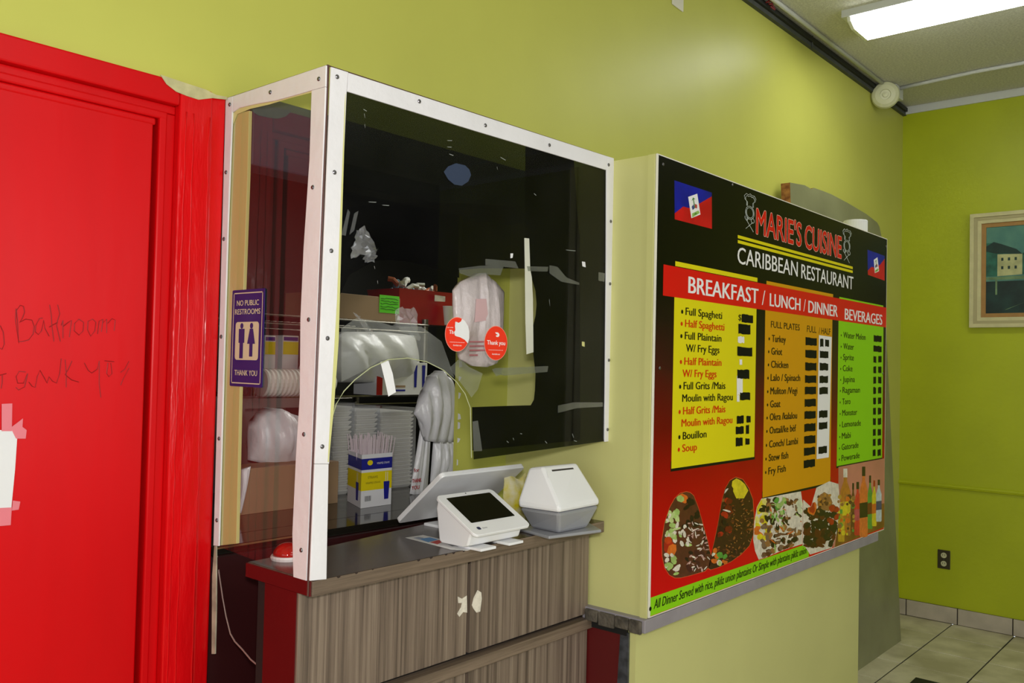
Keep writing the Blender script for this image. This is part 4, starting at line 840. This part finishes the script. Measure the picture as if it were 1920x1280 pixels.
b = MB(); b.lathe([(0.060, -0.02), (0.074, 0.0), (0.078, 0.02), (0.072, 0.040), (0.055, 0.052), (0.03, 0.058), (0.028, 0.050), (0.016, 0.050), (0.015, 0.060), (0.002, 0.062)], mat('cream_plastic', (214, 214, 176), rough=0.4), n=28, M=Q); b.build('horn', parent=al, smooth=False)
def conduit(pts, lab):
    b = MB(); b.tube(pts, 0.011, M_trimw, n=8); o = b.build('conduit', smooth=True); tag(o, lab, 'pipe'); return o
conduit([(2.4, 1.71, 3.188), (5.27, 1.71, 3.188)], 'thin white conduit along the ceiling beside the back wall')
conduit([(5.34, 1.655, 3.188), (5.32, 1.5, 3.188), (5.29, 1.25, 3.188), (5.28, -2.6, 3.188)], 'thin white conduit crossing the ceiling from the alarm sounder to the right')
b = MB(); rr_ = random.Random(5)
p = at(1442, 4, 1, 1.735)
for i in range(6): b.tube([p+Vector((rr_.uniform(-.03, .03), 0, rr_.uniform(-.02, .02))), p+Vector((rr_.uniform(-.03, .05), -.01, rr_.uniform(-.03, .01)))], 0.004, mat('red_wire', (120, 14, 20)), n=6)
tag(b.build('wire_bundle'), 'little bunch of dark red wires at the ceiling edge, top of the picture', 'wire')
b = MB(); p = at(1523, 86, 1, YW-0.025); b.tube([p+Vector((0, 0, .05)), p, p+Vector((-.015, 0, -.02))], 0.004, M_dgrey, n=6); tag(b.build('cable_clip'), 'small dark cable clip hanging from the wall top channel', 'clip')
# wall plate at the very top
b = MB(); b.prism([(2.945, YW, 2.93), (3.03, YW, 2.925), (3.03, YW, 3.06), (2.945, YW, 3.06)], (0, -0.006, 0), mat('ivory_plastic', (222, 218, 200), rough=0.4)); wp = b.build('wall_plate', bevel=0.003); tag(wp, 'ivory wall plate high on the green wall, cut by the top edge', 'wall plate')
b = MB(); b.box(2.972, 2.998, YW-0.010, YW-0.006, 2.975, 3.02, mat('plate_slot', (150, 146, 130))); b.build('switch', parent=wp)
# outlet
ot = thing('wall_outlet', 'dark metal duplex outlet plate low on the right green wall', 'outlet', (XR, 1.512, 0.325))
MB().box(XR-0.006, XR, 1.476, 1.548, 0.322, 0.436, mat('bronze_plate', (84, 76, 56), rough=0.35, metal=0.6)).build('cover_plate', parent=ot, bevel=0.003)
for z in (0.354, 0.404):
    b = MB(); Q = Matrix.Translation((XR-0.006, 1.512, z)) @ Matrix.Rotation(-math.pi/2, 4, 'Y'); b.lathe([(0.0165, 0), (0.0165, 0.002)], mat('outlet_face', (196, 192, 150)), n=20, M=Q)
    s_ = b.build('socket', parent=ot)
    b = MB()
    for dy in (-.006, .006): b.box(XR-0.0086, XR-0.0079, 1.512+dy-.0012, 1.512+dy+.0012, z-.002, z+.007, M_black)
    b.build('slots', parent=s_)
MB().box(XR-0.0075, XR-0.006, 1.509, 1.515, 0.376, 0.382, M_screw).build('screw', parent=ot)
# painting in its frame
pf = thing('framed_painting', 'cream framed painting of waterside houses in teal on the right wall', 'painting', (XR, 1.0, 1.79))
y0, y1, z0, z1 = 1.375, 0.45, 1.790, 2.472
M_fr = mat('cream_frame', (204, 196, 146), rough=0.5, var=0.12, scale=20); M_fr2 = mat('tan_liner', (166, 124, 66), rough=0.7, var=0.1, scale=30)
def border(a, bq, th0, m, name):
    """picture-frame ring between inset a and inset bq, front at XR-th0"""
    b = MB()
    ya, yb, za, zb = y0-a, y1+a, z0+a, z1-a; yc, yd, zc, zd = y0-bq, y1+bq, z0+bq, z1-bq
    for q in (((ya, za), (yb, za), (yd, zc), (yc, zc)), ((yb, za), (yb, zb), (yd, zd), (yd, zc)), ((yb, zb), (ya, zb), (yc, zd), (yd, zd)), ((ya, zb), (ya, za), (yc, zc), (yc, zd))):
        b.prism([(XR-th0, y, z) for y, z in q], (th0, 0, 0), m)
    b.build(name, parent=pf)
border(0, 0.022, 0.040, M_fr, 'outer_moulding'); border(0.022, 0.040, 0.032, mat('frame_groove', (176, 166, 120), rough=0.6), 'groove'); border(0.040, 0.060, 0.028, M_fr, 'inner_moulding'); border(0.060, 0.084, 0.018, M_fr2, 'liner')
b = MB(); xx = XR-0.012
def pq(pts, m, d=0.0): b.poly([(xx-0.0004*d, y0-0.084-u, z0+0.084+v) for u, v in pts], m)
W_, H_ = y0-y1-0.168, z1-z0-0.168
pq(((0, 0), (W_, 0), (W_, H_), (0, H_)), mat('painted_sky', (92, 142, 118), rough=0.6, var=0.4, scale=5, rgb2=(60, 110, 104)))
pq(((0, 0), (W_, 0), (W_, .19), (0, .19)), mat('painted_water', (18, 52, 46), rough=0.6, var=0.7, scale=9), 1)
pq(((0, .20), (W_, .19), (W_, .225), (0, .215)), mat('painted_quay', (110, 140, 96), rough=0.6, var=0.5, scale=20), 2)
pq(((0, .22), (.09, .22), (.09, .40), (.05, .42), (0, .42)), mat('painted_teal_house', (36, 104, 84), rough=0.6, var=0.5, scale=20), 3)
pq(((.06, .22), (.19, .225), (.19, .345), (.06, .35)), mat('painted_cream_house', (186, 186, 130), rough=0.6, var=0.3, scale=20), 4)
pq(((.19, .225), (.30, .225), (.30, .36), (.24, .37), (.19, .35)), MATS['painted_teal_house'], 4); pq(((.30, .225), (.42, .225), (.42, .34), (.30, .34)), MATS['painted_cream_house'], 4)
M_pr = mat('painted_roof', (12, 52, 44), rough=0.6, var=0.4, scale=20)
pq(((-.0, .37), (.05, .355), (.19, .345), (.16, .375), (.08, .41), (.04, .425), (0, .40)), M_pr, 5); pq(((.19, .34), (.30, .34), (.28, .37), (.22, .375)), M_pr, 5); pq(((.30, .34), (.44, .33), (.40, .38), (.34, .39)), M_pr, 5)
for i in range(3):
    for v in (.26, .31): pq(((.08+i*.035, v), (.092+i*.035, v), (.092+i*.035, v+.018), (.08+i*.035, v+.018)), M_pr, 6)
pq(((.05, .11), (.06, .11), (.06, .2), (.05, .2)), MATS['painted_quay'], 6); pq(((.1, .02), (.2, .06), (.21, .065), (.11, .02)), MATS['painted_quay'], 6)
b.build('canvas', parent=pf)
# black mat corner on the floor
b = MB(); b.prism([(4.60, 1.325, 0.001), (4.40, 1.32, 0.001), (4.02, 1.31, 0.001), (4.02, 0.72, 0.001), (4.60, 0.73, 0.001)], (0, 0, 0.012), M_black); tag(b.build('floor_mat'), 'black rubber mat on the tiled floor at the bottom right edge', 'mat')

# ------------------------------------------------------------------ kitchen things behind the glass
ic = thing('prep_counter', 'dark glossy staff-side counter behind the booth opening', 'counter', (1.6, 2.1, 0))
M_gl = mat('black_gloss_top', (30, 27, 22), rough=0.10, var=0.2, scale=6)
MB().box(1.055, 3.1, 1.905, 2.60, 1.045, 1.075, M_gl).build('top', parent=ic, bevel=0.002)
MB().box(1.055, 1.806, 1.80, 1.9045, 1.0555, 1.075, M_gl).build('front_top', parent=ic, bevel=0.001)
MB().box(1.08, 3.08, 1.96, 2.58, 0, 1.045, M_dark).build('body', parent=ic)
MB().box(1.06, 1.29, 1.7995, 1.803, 1.069, 1.0735, mat('pale_edge_line', (120, 90, 60), rough=0.3)).build('front_edge', parent=ic)
# wire rack with two shelves
rk = thing('wire_rack', 'metal storage rack of shelves standing behind the staff-side counter', 'shelf', (1.9, 2.85, 0))
for x, y in ((1.66, 2.62), (2.46, 2.62), (1.66, 3.05), (2.46, 3.05)):
    b = MB(); b.tube([(x, y, 0), (x, y, 1.68)], 0.013, M_metal, n=12)
    for z in range(11): b.lathe([(0.0145, 0), (0.0145, 0.003)], M_metal, n=12, M=Matrix.Translation((x, y, 1.1+0.05*z)))
    b.build('post', parent=rk, smooth=False)
for z in (1.37, 1.655):
    b = MB()
    for y in (2.60, 3.05):
        b.tube([(1.66, y, z), (2.46, y, z)], 0.004, M_metal, n=6); b.tube([(1.66, y, z-0.03), (2.46, y, z-0.03)], 0.003, M_metal, n=6)
    for x in (1.66, 2.46): b.tube([(x, 2.6, z), (x, 3.05, z)], 0.004, M_metal, n=6)
    for i in range(26): b.tube([(1.67+0.031*i, 2.6, z+0.003), (1.67+0.031*i, 3.05, z+0.003)], 0.002, M_metal, n=4)
    b.build('shelf', parent=rk)
def K(px, py, y): return at(px, py, 1, y)
def kbox(name, label, cat, q, y, depth, m, group=None):
    """box whose front face fits pixel corners q (left,top,right,bottom) at depth y"""
    l, t_, r_, bo = q; p0 = K(l, bo, y); p1 = K(r_, bo, y); p2 = K((l+r_)/2, t_, y)
    z0_ = (p0.z+p1.z)/2
    return p0.x, p1.x, z0_, p2.z
# straw box
sb = thing('straw_box', 'white, blue and yellow carton full of wrapped straws on the staff-side counter', 'box', (1.75, 2.1, 1.075))
c0 = K(676, 953, 2.04); c1 = K(733, 943, 2.04); c2 = K(650, 940, 2.14)
c0 = at(676, 953, 2, 1.0755); c1 = at(733, 945, 2, 1.0755); c2 = at(651, 939, 2, 1.0755)
u1 = c1-c0; u2 = c2-c0; H = 0.155
def bx(u, v, z, e=0.0): return c0+u1*(u)+u2*(v)+Z*z
def band(b, z0_, z1_, m, e=0.0):
    n1 = Vector((u1.y, -u1.x, 0)).normalized(); n2 = Vector((-u2.y, u2.x, 0)).normalized()
    if (c0-u2).dot(n1) < c0.dot(n1): n1 = n1
    cen = c0+u1*.5+u2*.5
    def ex(u, v, z): p = bx(u, v, z); d = Vector((p.x-cen.x, p.y-cen.y, 0)); return p+d*e
    for a_, b2 in (((0, 0), (1, 0)), ((0, 0), (0, 1)), ((1, 0), (1, 1)), ((0, 1), (1, 1))):
        b.poly([ex(*a_, z0_), ex(*b2, z0_), ex(*b2, z1_), ex(*a_, z1_)], m)
M_cw = mat('carton_white', (226, 226, 230), rough=0.5, var=0.02); M_cb = mat('carton_blue', (30, 34, 140), rough=0.4, var=0.02); M_cy = mat('carton_yellow', (232, 212, 20), rough=0.4, var=0.02)
b = MB(); band(b, 0, H, M_cw); b.poly([bx(0, 0, .004), bx(1, 0, .004), bx(1, 1, .004), bx(0, 1, .004)], M_cw); bo = b.build('carton', parent=sb)
b = MB(); band(b, H*.71, H*.92, M_cb, 0.006); b.build('blue_band', parent=sb)
b = MB(); band(b, H*.32, H*.66, M_cy, 0.006); b.build('yellow_band', parent=sb)
b = MB(); n1 = (u1.cross(Z)).normalized()
if n1.dot(CAM-c0) < 0: n1 = -n1
n2 = (u2.cross(Z)).normalized()
if n2.dot(CAM-c0) < 0: n2 = -n2
def fc(u, z): return c0+u1*u+Z*z*H+n1*0.0016
def fl(u, z): return c0+u2*u+Z*z*H+n2*0.0016
for f_, uu in ((fc, .82), (fl, .25)):
    for q_ in ((uu-.10, .12, uu+.10, .46),):
        b.poly([f_(q_[0]+.03, q_[1]), f_(q_[2]-.03, q_[1]), f_(q_[2], q_[3]), f_(q_[0], q_[3])], M_cb)
    for d_ in (-.03, .03): b.poly([f_(uu+d_-.008, .46), f_(uu+d_+.008, .46), f_(uu+d_+.008, .64), f_(uu+d_-.008, .64)], M_cw)
for i in range(9): b.poly([fc(.12+i*.022, .12), fc(.12+i*.022+(.006 if i % 2 else .014), .12), fc(.12+i*.022+(.006 if i % 2 else .014), .22), fc(.12+i*.022, .22)], INK['k'])
R1 = u1.normalized(); n_ = 14
text_on(b, 'STRAWS', fc(.20, .54), u1.length*.32, H*.05, mat('carton_print', (120, 110, 30)), R=R1)
text_on(b, 'WRAPPED STRAWS', fc(.13, .44), u1.length*.48, H*.04, MATS['carton_print'], R=R1)
b.poly([fc(.26+.09*math.cos(6.283*i/n_), .84+.05*math.sin(6.283*i/n_)) for i in range(n_)], M_cy)
text_on(b, 'WRAPPED STRAWS', fc(.48, .80), u1.length*.42, H*.04, M_cw, R=R1)
b.build('print', parent=sb)
b = MB(); rs = random.Random(8)
M_st = mat('straw_paper', (222, 206, 212), rough=0.6, var=0.1, scale=60)
for i in range(120):
    u, v = rs.uniform(.05, .95), rs.uniform(.05, .95); p = bx(u, v, H*.5); tip = bx(.5+(u-.5)*1.3, .5+(v-.5)*1.2, H+rs.uniform(.03, .055)*(1 if u < .72 or u > .80 else .3))
    d_ = (tip-p).normalized(); s_ = R1*0.0017
    b.poly([p-s_, p+s_, tip+s_, tip-s_], M_st); 
b.build('straws', parent=sb, kind='stuff')
# foam container stacks
def foam_stack(label, px0, px1, ptop, y, d, seed, wrap=False, ribs=16, zb=1.0755):
    p0 = K(px0, 900, y); p1 = K(px1, 900, y); top = K((px0+px1)/2, ptop, y).z
    t_ = thing('foam_container_stack', label, 'food containers', ((p0.x+p1.x)/2, y+d/2, zb), 'foam containers behind the glass')
    b = MB(); n = ribs; dz = (top-zb)/n; rj = random.Random(seed)
    w0, w1 = p0.x, p1.x
    for i in range(n):
        e = rj.uniform(-.002, .002); z = zb+i*dz
        r0 = [(w0+.008+e, y+.008), (w1-.008+e, y+.008), (w1-.008+e, y+d-.008), (w0+.008+e, y+d-.008)]
        r1 = [(w0+e, y), (w1+e, y), (w1+e, y+d), (w0+e, y+d)]
        loft(b, r0, z, r1, z+dz*.7, M_foam, cap0=False, cap1=False); loft(b, r1, z+dz*.7, r1, z+dz*.97, M_foam, cap0=False, cap1=True)
    b.build('containers', parent=t_)
    if wrap:
        b = MB(); r0 = [(w0-.004, y-.012), (w1+.004, y-.012), (w1+.004, y+d), (w0-.004, y+d)]; r1 = [(w0-.003, y-.010), (w1+.003, y-.010), (w1+.003, y+d), (w0-.003, y+d)]; loft(b, r0, zb+.002, r1, top+.012, M_wrap, cap0=False); b.build('plastic_sleeve', parent=t_)
foam_stack('wrapped stack of white foam containers right of the straw carton, widest', 711, 772, 771, 2.24, 0.2, 1, True, 20)
foam_stack('stack of white foam containers behind the straw carton, the middle one', 664, 704, 768, 2.24, 0.2, 2, True, 18)
foam_stack('stack of white foam containers half behind the white corner post', 622, 656, 762, 2.24, 0.18, 3, True, 18)
# bags
def bag(name, label, q, y, bulge, pleats, m, seed, group=None, zmin=None, parent=None):
    """soft draped bag: front sheet follows outline column by column with pleats, closed at the back"""
    r = random.Random(seed); n, k_ = 28, 14; vs_ = []; top, bot = q
    def interp(pts, t):
        s_ = t*(len(pts)-1); i = min(int(s_), len(pts)-2); f = s_-i; return (pts[i][0]*(1-f)+pts[i+1][0]*f, pts[i][1]*(1-f)+pts[i+1][1]*f)
    ph = [r.uniform(0, 6) for _ in range(4)]
    for side_ in (0, 1):
        for i in range(n+1):
            for j in range(k_+1):
                u, v = i/n, j/k_; a_ = interp(top, u); c_ = interp(bot, u); p = K(a_[0]*(1-v)+c_[0]*v, a_[1]*(1-v)+c_[1]*v, y)
                env = math.sin(math.pi*u)**.5 if 0 < u < 1 else 0
                env *= (0.35+0.65*math.sin(math.pi*min(1, v*.9+.1))) if v < 1 else .35
                f_ = bulge*env + (0.18*bulge*math.sin(pleats*u*6.28+ph[0]+1.5*v)+0.10*bulge*math.sin(pleats*2.3*u*6.28+ph[1]-2*v)+r.uniform(-.04, .04)*bulge)*env
                vs_.append(p+Vector((0, -f_ if side_ == 0 else f_*.6, 0)))
    N_ = (n+1)*(k_+1); fs = []
    for s_ in (0, N_):
        for i in range(n):
            for j in range(k_): fs.append((s_+i*(k_+1)+j, s_+(i+1)*(k_+1)+j, s_+(i+1)*(k_+1)+j+1, s_+i*(k_+1)+j+1))
    for i in range(n): fs.append((i*(k_+1), (i+1)*(k_+1), N_+(i+1)*(k_+1), N_+i*(k_+1))); fs.append((i*(k_+1)+k_, (i+1)*(k_+1)+k_, N_+(i+1)*(k_+1)+k_, N_+i*(k_+1)+k_))
    b = MB(); b.add(vs_, fs, m); o = b.build(name, parent=parent, smooth=True)
    if parent is None: tag(o, label, 'bag', group)
    return o
bag('carrier_bags', 'bunch of white plastic carrier bags hanging beside the foam stacks', (((776, 776), (790, 742), (806, 706), (822, 694), (840, 712), (857, 742)), ((790, 792), (797, 826), (812, 828), (830, 829), (845, 828), (856, 826))), 2.06, 0.045, 5, M_bag, 3)
bag('hanging_bag', 'white plastic bags hanging in folds below the bunch of carrier bags', (((812, 828), (857, 826)), ((806, 905), (857, 900))), 2.12, 0.03, 4, M_bag, 5)
pbg = bag('printed_bag', 'narrow white plastic bag with red lettering hanging by the rack post', (((793, 770), (801, 765), (808, 790)), ((768, 925), (785, 930), (802, 918))), 2.10, 0.014, 2, M_bag, 6)
b = MB()
for i, (t_, x, y, wd) in enumerate((('THANK', 773, 905, 17), ('YOU', 772, 918, 14), ('for', 776, 885, 10))):
    p = K(x, y, 2.078); p1 = K(x+wd, y, 2.078); text_on(b, t_, p, p1.x-p.x, 0.013, mat('bag_red', (190, 30, 50)), bold=0.03)
base_ = pbg.location; b.build('print', parent=pbg)
# white wrapped mound on the rack, bag pile seen through the side pane
bag('wrapped_bundle', 'large white bundle wrapped in clear plastic on the lower rack shelf', (((560, 690), (600, 640), (640, 622), (700, 622), (780, 630)), ((560, 712), (620, 716), (690, 716), (740, 712), (790, 705))), 2.62, 0.10, 2, M_bag, 12)
bag('waste_bag', 'crumpled white plastic bag heaped beneath the round cup sleeve, seen through the side pane', (((466, 800), (485, 775), (508, 764), (535, 775), (570, 790), (606, 812)), ((464, 862), (490, 868), (520, 873), (560, 878), (590, 882), (612, 885))), 2.25, 0.09, 3, M_bag, 14)
bag('hanging_strip_bag', 'narrow white bag tail hanging left of the long carton, seen through the side pane', (((452, 880), (470, 874)), ((444, 960), (452, 962))), 2.04, 0.012, 1, M_bag, 15)
# long carton on staff counter seen through the side pane
p0 = at(452, 925, 2, 1.0755)
b = MB(); pA = at(452, 921, 2, 1.0755); 
cx0, cx1 = K(448, 900, 2.12).x, K(634, 900, 2.12).x
b.box(cx0, cx1, 2.12, 2.225, 1.0755, 1.20, M_card); lc = b.build('long_carton'); tag(lc, 'long low cardboard carton on the staff-side counter under the white bag', 'box')
b = MB(); b.prism([(cx0+.01, 2.13, 1.2), (cx0+.01, 2.215, 1.2), (cx0-.02, 2.215, 1.24), (cx0-.02, 2.13, 1.24)], (0.002, 0, 0.001), M_card); b.build('flap', parent=lc)
# sleeve of foam cups lying on its side
cs = thing('cup_sleeve', 'sleeve of nested foam cups lying on its side on a crate', 'cups', (1.58, 2.35, 1.42))
pL = K(488, 716, 2.40); pR = K(566, 722, 2.40); n = 16; b = MB(); Q = Matrix.Translation((pL.x, 2.40, pL.z-0.002)) @ Matrix.Rotation(math.pi/2, 4, 'Y'); L_ = pR.x-pL.x+0.1; pf_ = []
for i in range(n): pf_ += [(0.043, i*L_/n), (0.046, i*L_/n+L_/n*.35), (0.043, i*L_/n+L_/n*.95)]
b.lathe(pf_+[(0.040, L_), (0.03, L_+.02)], M_foam, n=24, M=Q); b.build('cups', parent=cs, smooth=False)
cr_ = thing('storage_crate', 'grey plastic crate behind the white bag, carrying the cup sleeve', 'crate', (1.6, 2.4, 1.0755))
x0_, x1_ = K(452, 740, 2.36).x, K(590, 740, 2.36).x; zt_ = pL.z-0.05; M_cr = mat('crate_grey', (120, 112, 108), rough=0.5)
MB().box(x0_, x1_, 2.36, 2.375, zt_-0.03, zt_, M_cr).build('front_rim', parent=cr_); MB().box(x0_, x1_, 2.36, 2.375, 1.0755, 1.24, M_cr).build('front_panel', parent=cr_)
for x in (x0_, x1_-.015): MB().box(x, x+.015, 2.36, 2.375, 1.24, zt_-.03, M_cr).build('upright', parent=cr_)
MB().box(x0_, x1_, 2.52, 2.535, 1.0755, zt_, M_cr).build('back_panel', parent=cr_)
# cup cartons with yellow labels, seen through the side pane
for k, (a_, c_) in enumerate(((496, 517), (530, 560))):
    y_ = 2.66; xa, xb = K(a_, 650, y_).x, K(c_, 650, y_).x; z0_, z1_ = 1.374+0.0, K(a_, 628, y_).z
    ob = thing('cup_carton', ('white carton with yellow label left of the rack post, seen through the side pane', 'white carton with yellow label right of the rack post, seen through the side pane')[k], 'box', ((xa+xb)/2, y_+.1, z0_))
    MB().box(xa, xb, y_, y_+0.16, z0_, z1_, M_cw).build('carton', parent=ob, bevel=0.002)
    zt2 = K(a_, 664, y_).z; MB().box(xa+.002, xb-.002, y_-.001, y_, zt2, K(a_, 640, y_).z, M_cy).build('label', parent=ob)
    MB().box(xa+.004, xb-.004, y_-.0012, y_, K(a_, 638, y_).z, K(a_, 631, y_).z, M_cb).build('stripe', parent=ob)
# cup carton red/white/blue on the lower shelf
y_ = 2.58; xa, xm, xb = K(707, 700, y_).x, K(716, 700, y_).x, K(801, 700, y_).x
cc_ = thing('drink_carton', 'white carton with blue cup pictures and a red end on the lower rack shelf', 'box', ((xa+xb)/2, y_+.05, 1.374))
z0_, z1_ = 1.3735, K(750, 679, y_).z
MB().box(xa, xb, y_, y_+0.14, z0_, z1_, M_cw).build('carton', parent=cc_, bevel=0.002)
MB().box(xa-.001, xm+.004, y_-.001, y_+.0, z0_+.001, z1_-.001, mat('carton_red', (176, 16, 26))).build('red_end', parent=cc_)
b = MB()
for px in (779, 794):
    x_ = K(px, 700, y_).x; b.prism([(x_-.006, y_-.0008, z0_+.03), (x_+.006, y_-.0008, z0_+.03), (x_+.009, y_-.0008, z1_-.01), (x_-.009, y_-.0008, z1_-.01)], (0, -.0005, 0), M_cb)
x_ = K(742, 714, y_).x; b.prism([(x_, y_-.0008, z0_+.015), (x_+.05, y_-.0008, z0_+.015), (x_+.05, y_-.0008, z0_+.022), (x_, y_-.0008, z0_+.022)], (0, -.0005, 0), M_cb); b.prism([(x_, y_-.0008, z0_+.03), (x_+.05, y_-.0008, z0_+.03), (x_+.05, y_-.0008, z0_+.038), (x_, y_-.0008, z0_+.038)], (0, -.0005, 0), M_card)
b.build('print', parent=cc_)
# upper shelf: cardboard box with lime note, red basket with odds and ends, cup
y_ = 2.62; xa, xb = K(600, 580, y_).x, K(750, 580, y_).x; zs = 1.6605
cb = thing('cardboard_box', 'open brown cardboard box with a lime green note on the upper shelf', 'box', ((xa+xb)/2, y_+.1, zs))
MB().box(xa, xb, y_, y_+.22, zs, K(660, 551, y_).z, M_card).build('carton', parent=cb, bevel=0.002)
x1_, x2_ = K(711, 570, y_).x, K(748, 570, y_).x
nt = MB(); nt.box(x1_, x2_, y_-.0015, y_-.0005, K(730, 587, y_).z, K(730, 554, y_).z, mat('lime_note', (96, 220, 20), rough=0.6)); ntp = nt.build('lime_note', parent=cb)
b = MB()
for i in range(5):
    z = K(730, 560+5*i, y_).z; b.tube([Vector((x1_+.006+j*(x2_-x1_-.012)/9, y_-.002, z+random.uniform(-.003, .003))) for j in range(10)], .0009, INK['k'], n=4)
b.build('handwriting', parent=ntp)
xa, xb, xm = K(748, 570, y_).x, K(852, 570, y_).x, K(795, 570, y_).x
rb = thing('red_basket', 'deep red plastic basket heaped with odds and ends on the upper shelf', 'basket', ((xa+xb)/2, y_+.08, zs))
M_rb = mat('basket_red', (160, 10, 20), rough=0.35, var=0.05); b = MB(); zt_ = K(800, 545, y_).z
b.add([(xa+.02, y_+.02, zs), (xb-.01, y_+.0, zs), (xb-.01, y_+.18, zs), (xa+.02, y_+.18, zs), (xa, y_, zt_), (xb, y_-.02, zt_), (xb, y_+.2, zt_), (xa, y_+.2, zt_)], [(0, 1, 5, 4), (1, 2, 6, 5), (2, 3, 7, 6), (3, 0, 4, 7), (0, 1, 2, 3)], M_rb); b.build('basket', parent=rb)
b = MB(); p = K(825, 560, y_-.03); b.prism([p+Vector((-.03, 0, -.012)), p+Vector((.03, 0, -.010)), p+Vector((.03, 0, .012)), p+Vector((-.03, 0, .014))], (0, .002, 0), mat('basket_hole', (200, 190, 180), rough=0.6, var=0.3, scale=40)); b.build('label', parent=rb)
b = MB(); rj = random.Random(21)
for i in range(16):
    p = Vector((rj.uniform(xa+.04, xb-.05), y_+rj.uniform(.02, .15), zt_+rj.uniform(-.01, .025))); q_ = p+Vector((rj.uniform(-.06, .06), rj.uniform(-.03, .03), rj.uniform(-.01, .03)))
    b.tube([p, (p+q_)/2+Vector((0, 0, .01)), q_], rj.uniform(.008, .014), rj.choice([M_paper, mat('odds_blue', (90, 130, 150)), mat('odds_orange', (170, 90, 50)), M_plastic2]), n=8)
b.build('contents', parent=rb, kind='stuff')
cup = MB(); p = K(848, 597, 2.55); cup.lathe([(0.018, 0), (0.026, 0.075), (0.027, 0.078), (0.024, 0.078), (0.017, 0.003)], M_foam, n=20, M=Matrix.Translation((p.x, 2.57, zs))); tag(cup.build('foam_cup', smooth=False), 'small white foam cup at the right end of the upper shelf', 'cup')
# translucent bag hung against the inner wall, in the hole of the film
tb_ = bag('thank_you_bag', 'translucent white carrier bag with faded red print hanging behind the round stickers', (((848, 545), (862, 528), (895, 512), (905, 512), (925, 530), (946, 548)), ((850, 600), (860, 672), (885, 686), (910, 688), (930, 680), (942, 640))), 1.50, 0.022, 4, mat('thin_bag_plastic', (214, 200, 200), rough=0.3, var=0.1, scale=20, bump=0.3), 31)
b = MB()
for i, (y, wd) in enumerate(((642, 28), (650, 30), (658, 30), (667, 16))):
    p = K(880, y, 1.475); p1 = K(880+wd, y, 1.475); b.poly([p, p1, p1+Z*.004, p+Z*.004], mat('faded_red', (206, 130, 140)))
b.poly([K(x, y, 1.476) for x, y in ((893, 560), (912, 560), (916, 600), (890, 604))], mat('faded_pink', (222, 182, 184))); b.build('print', parent=tb_)
# chipped white paint along the edge of the inner wall
b = MB(); rj = random.Random(3); z = 1.16
while z < 1.5:
    h_ = rj.uniform(.008, .02); b.prism([(1.8085, YW-.0006, z), (1.8085+rj.uniform(.004, .014), YW-.0006, z+.002), (1.8085+rj.uniform(.004, .012), YW-.0006, z+h_), (1.8085, YW-.0006, z+h_+.003)], (0, -.0006, 0), M_paper); z += h_+rj.uniform(.0, .06)
b.build('chipped_edge', parent=wall, kind='stuff')
bpy.context.view_layer.update()
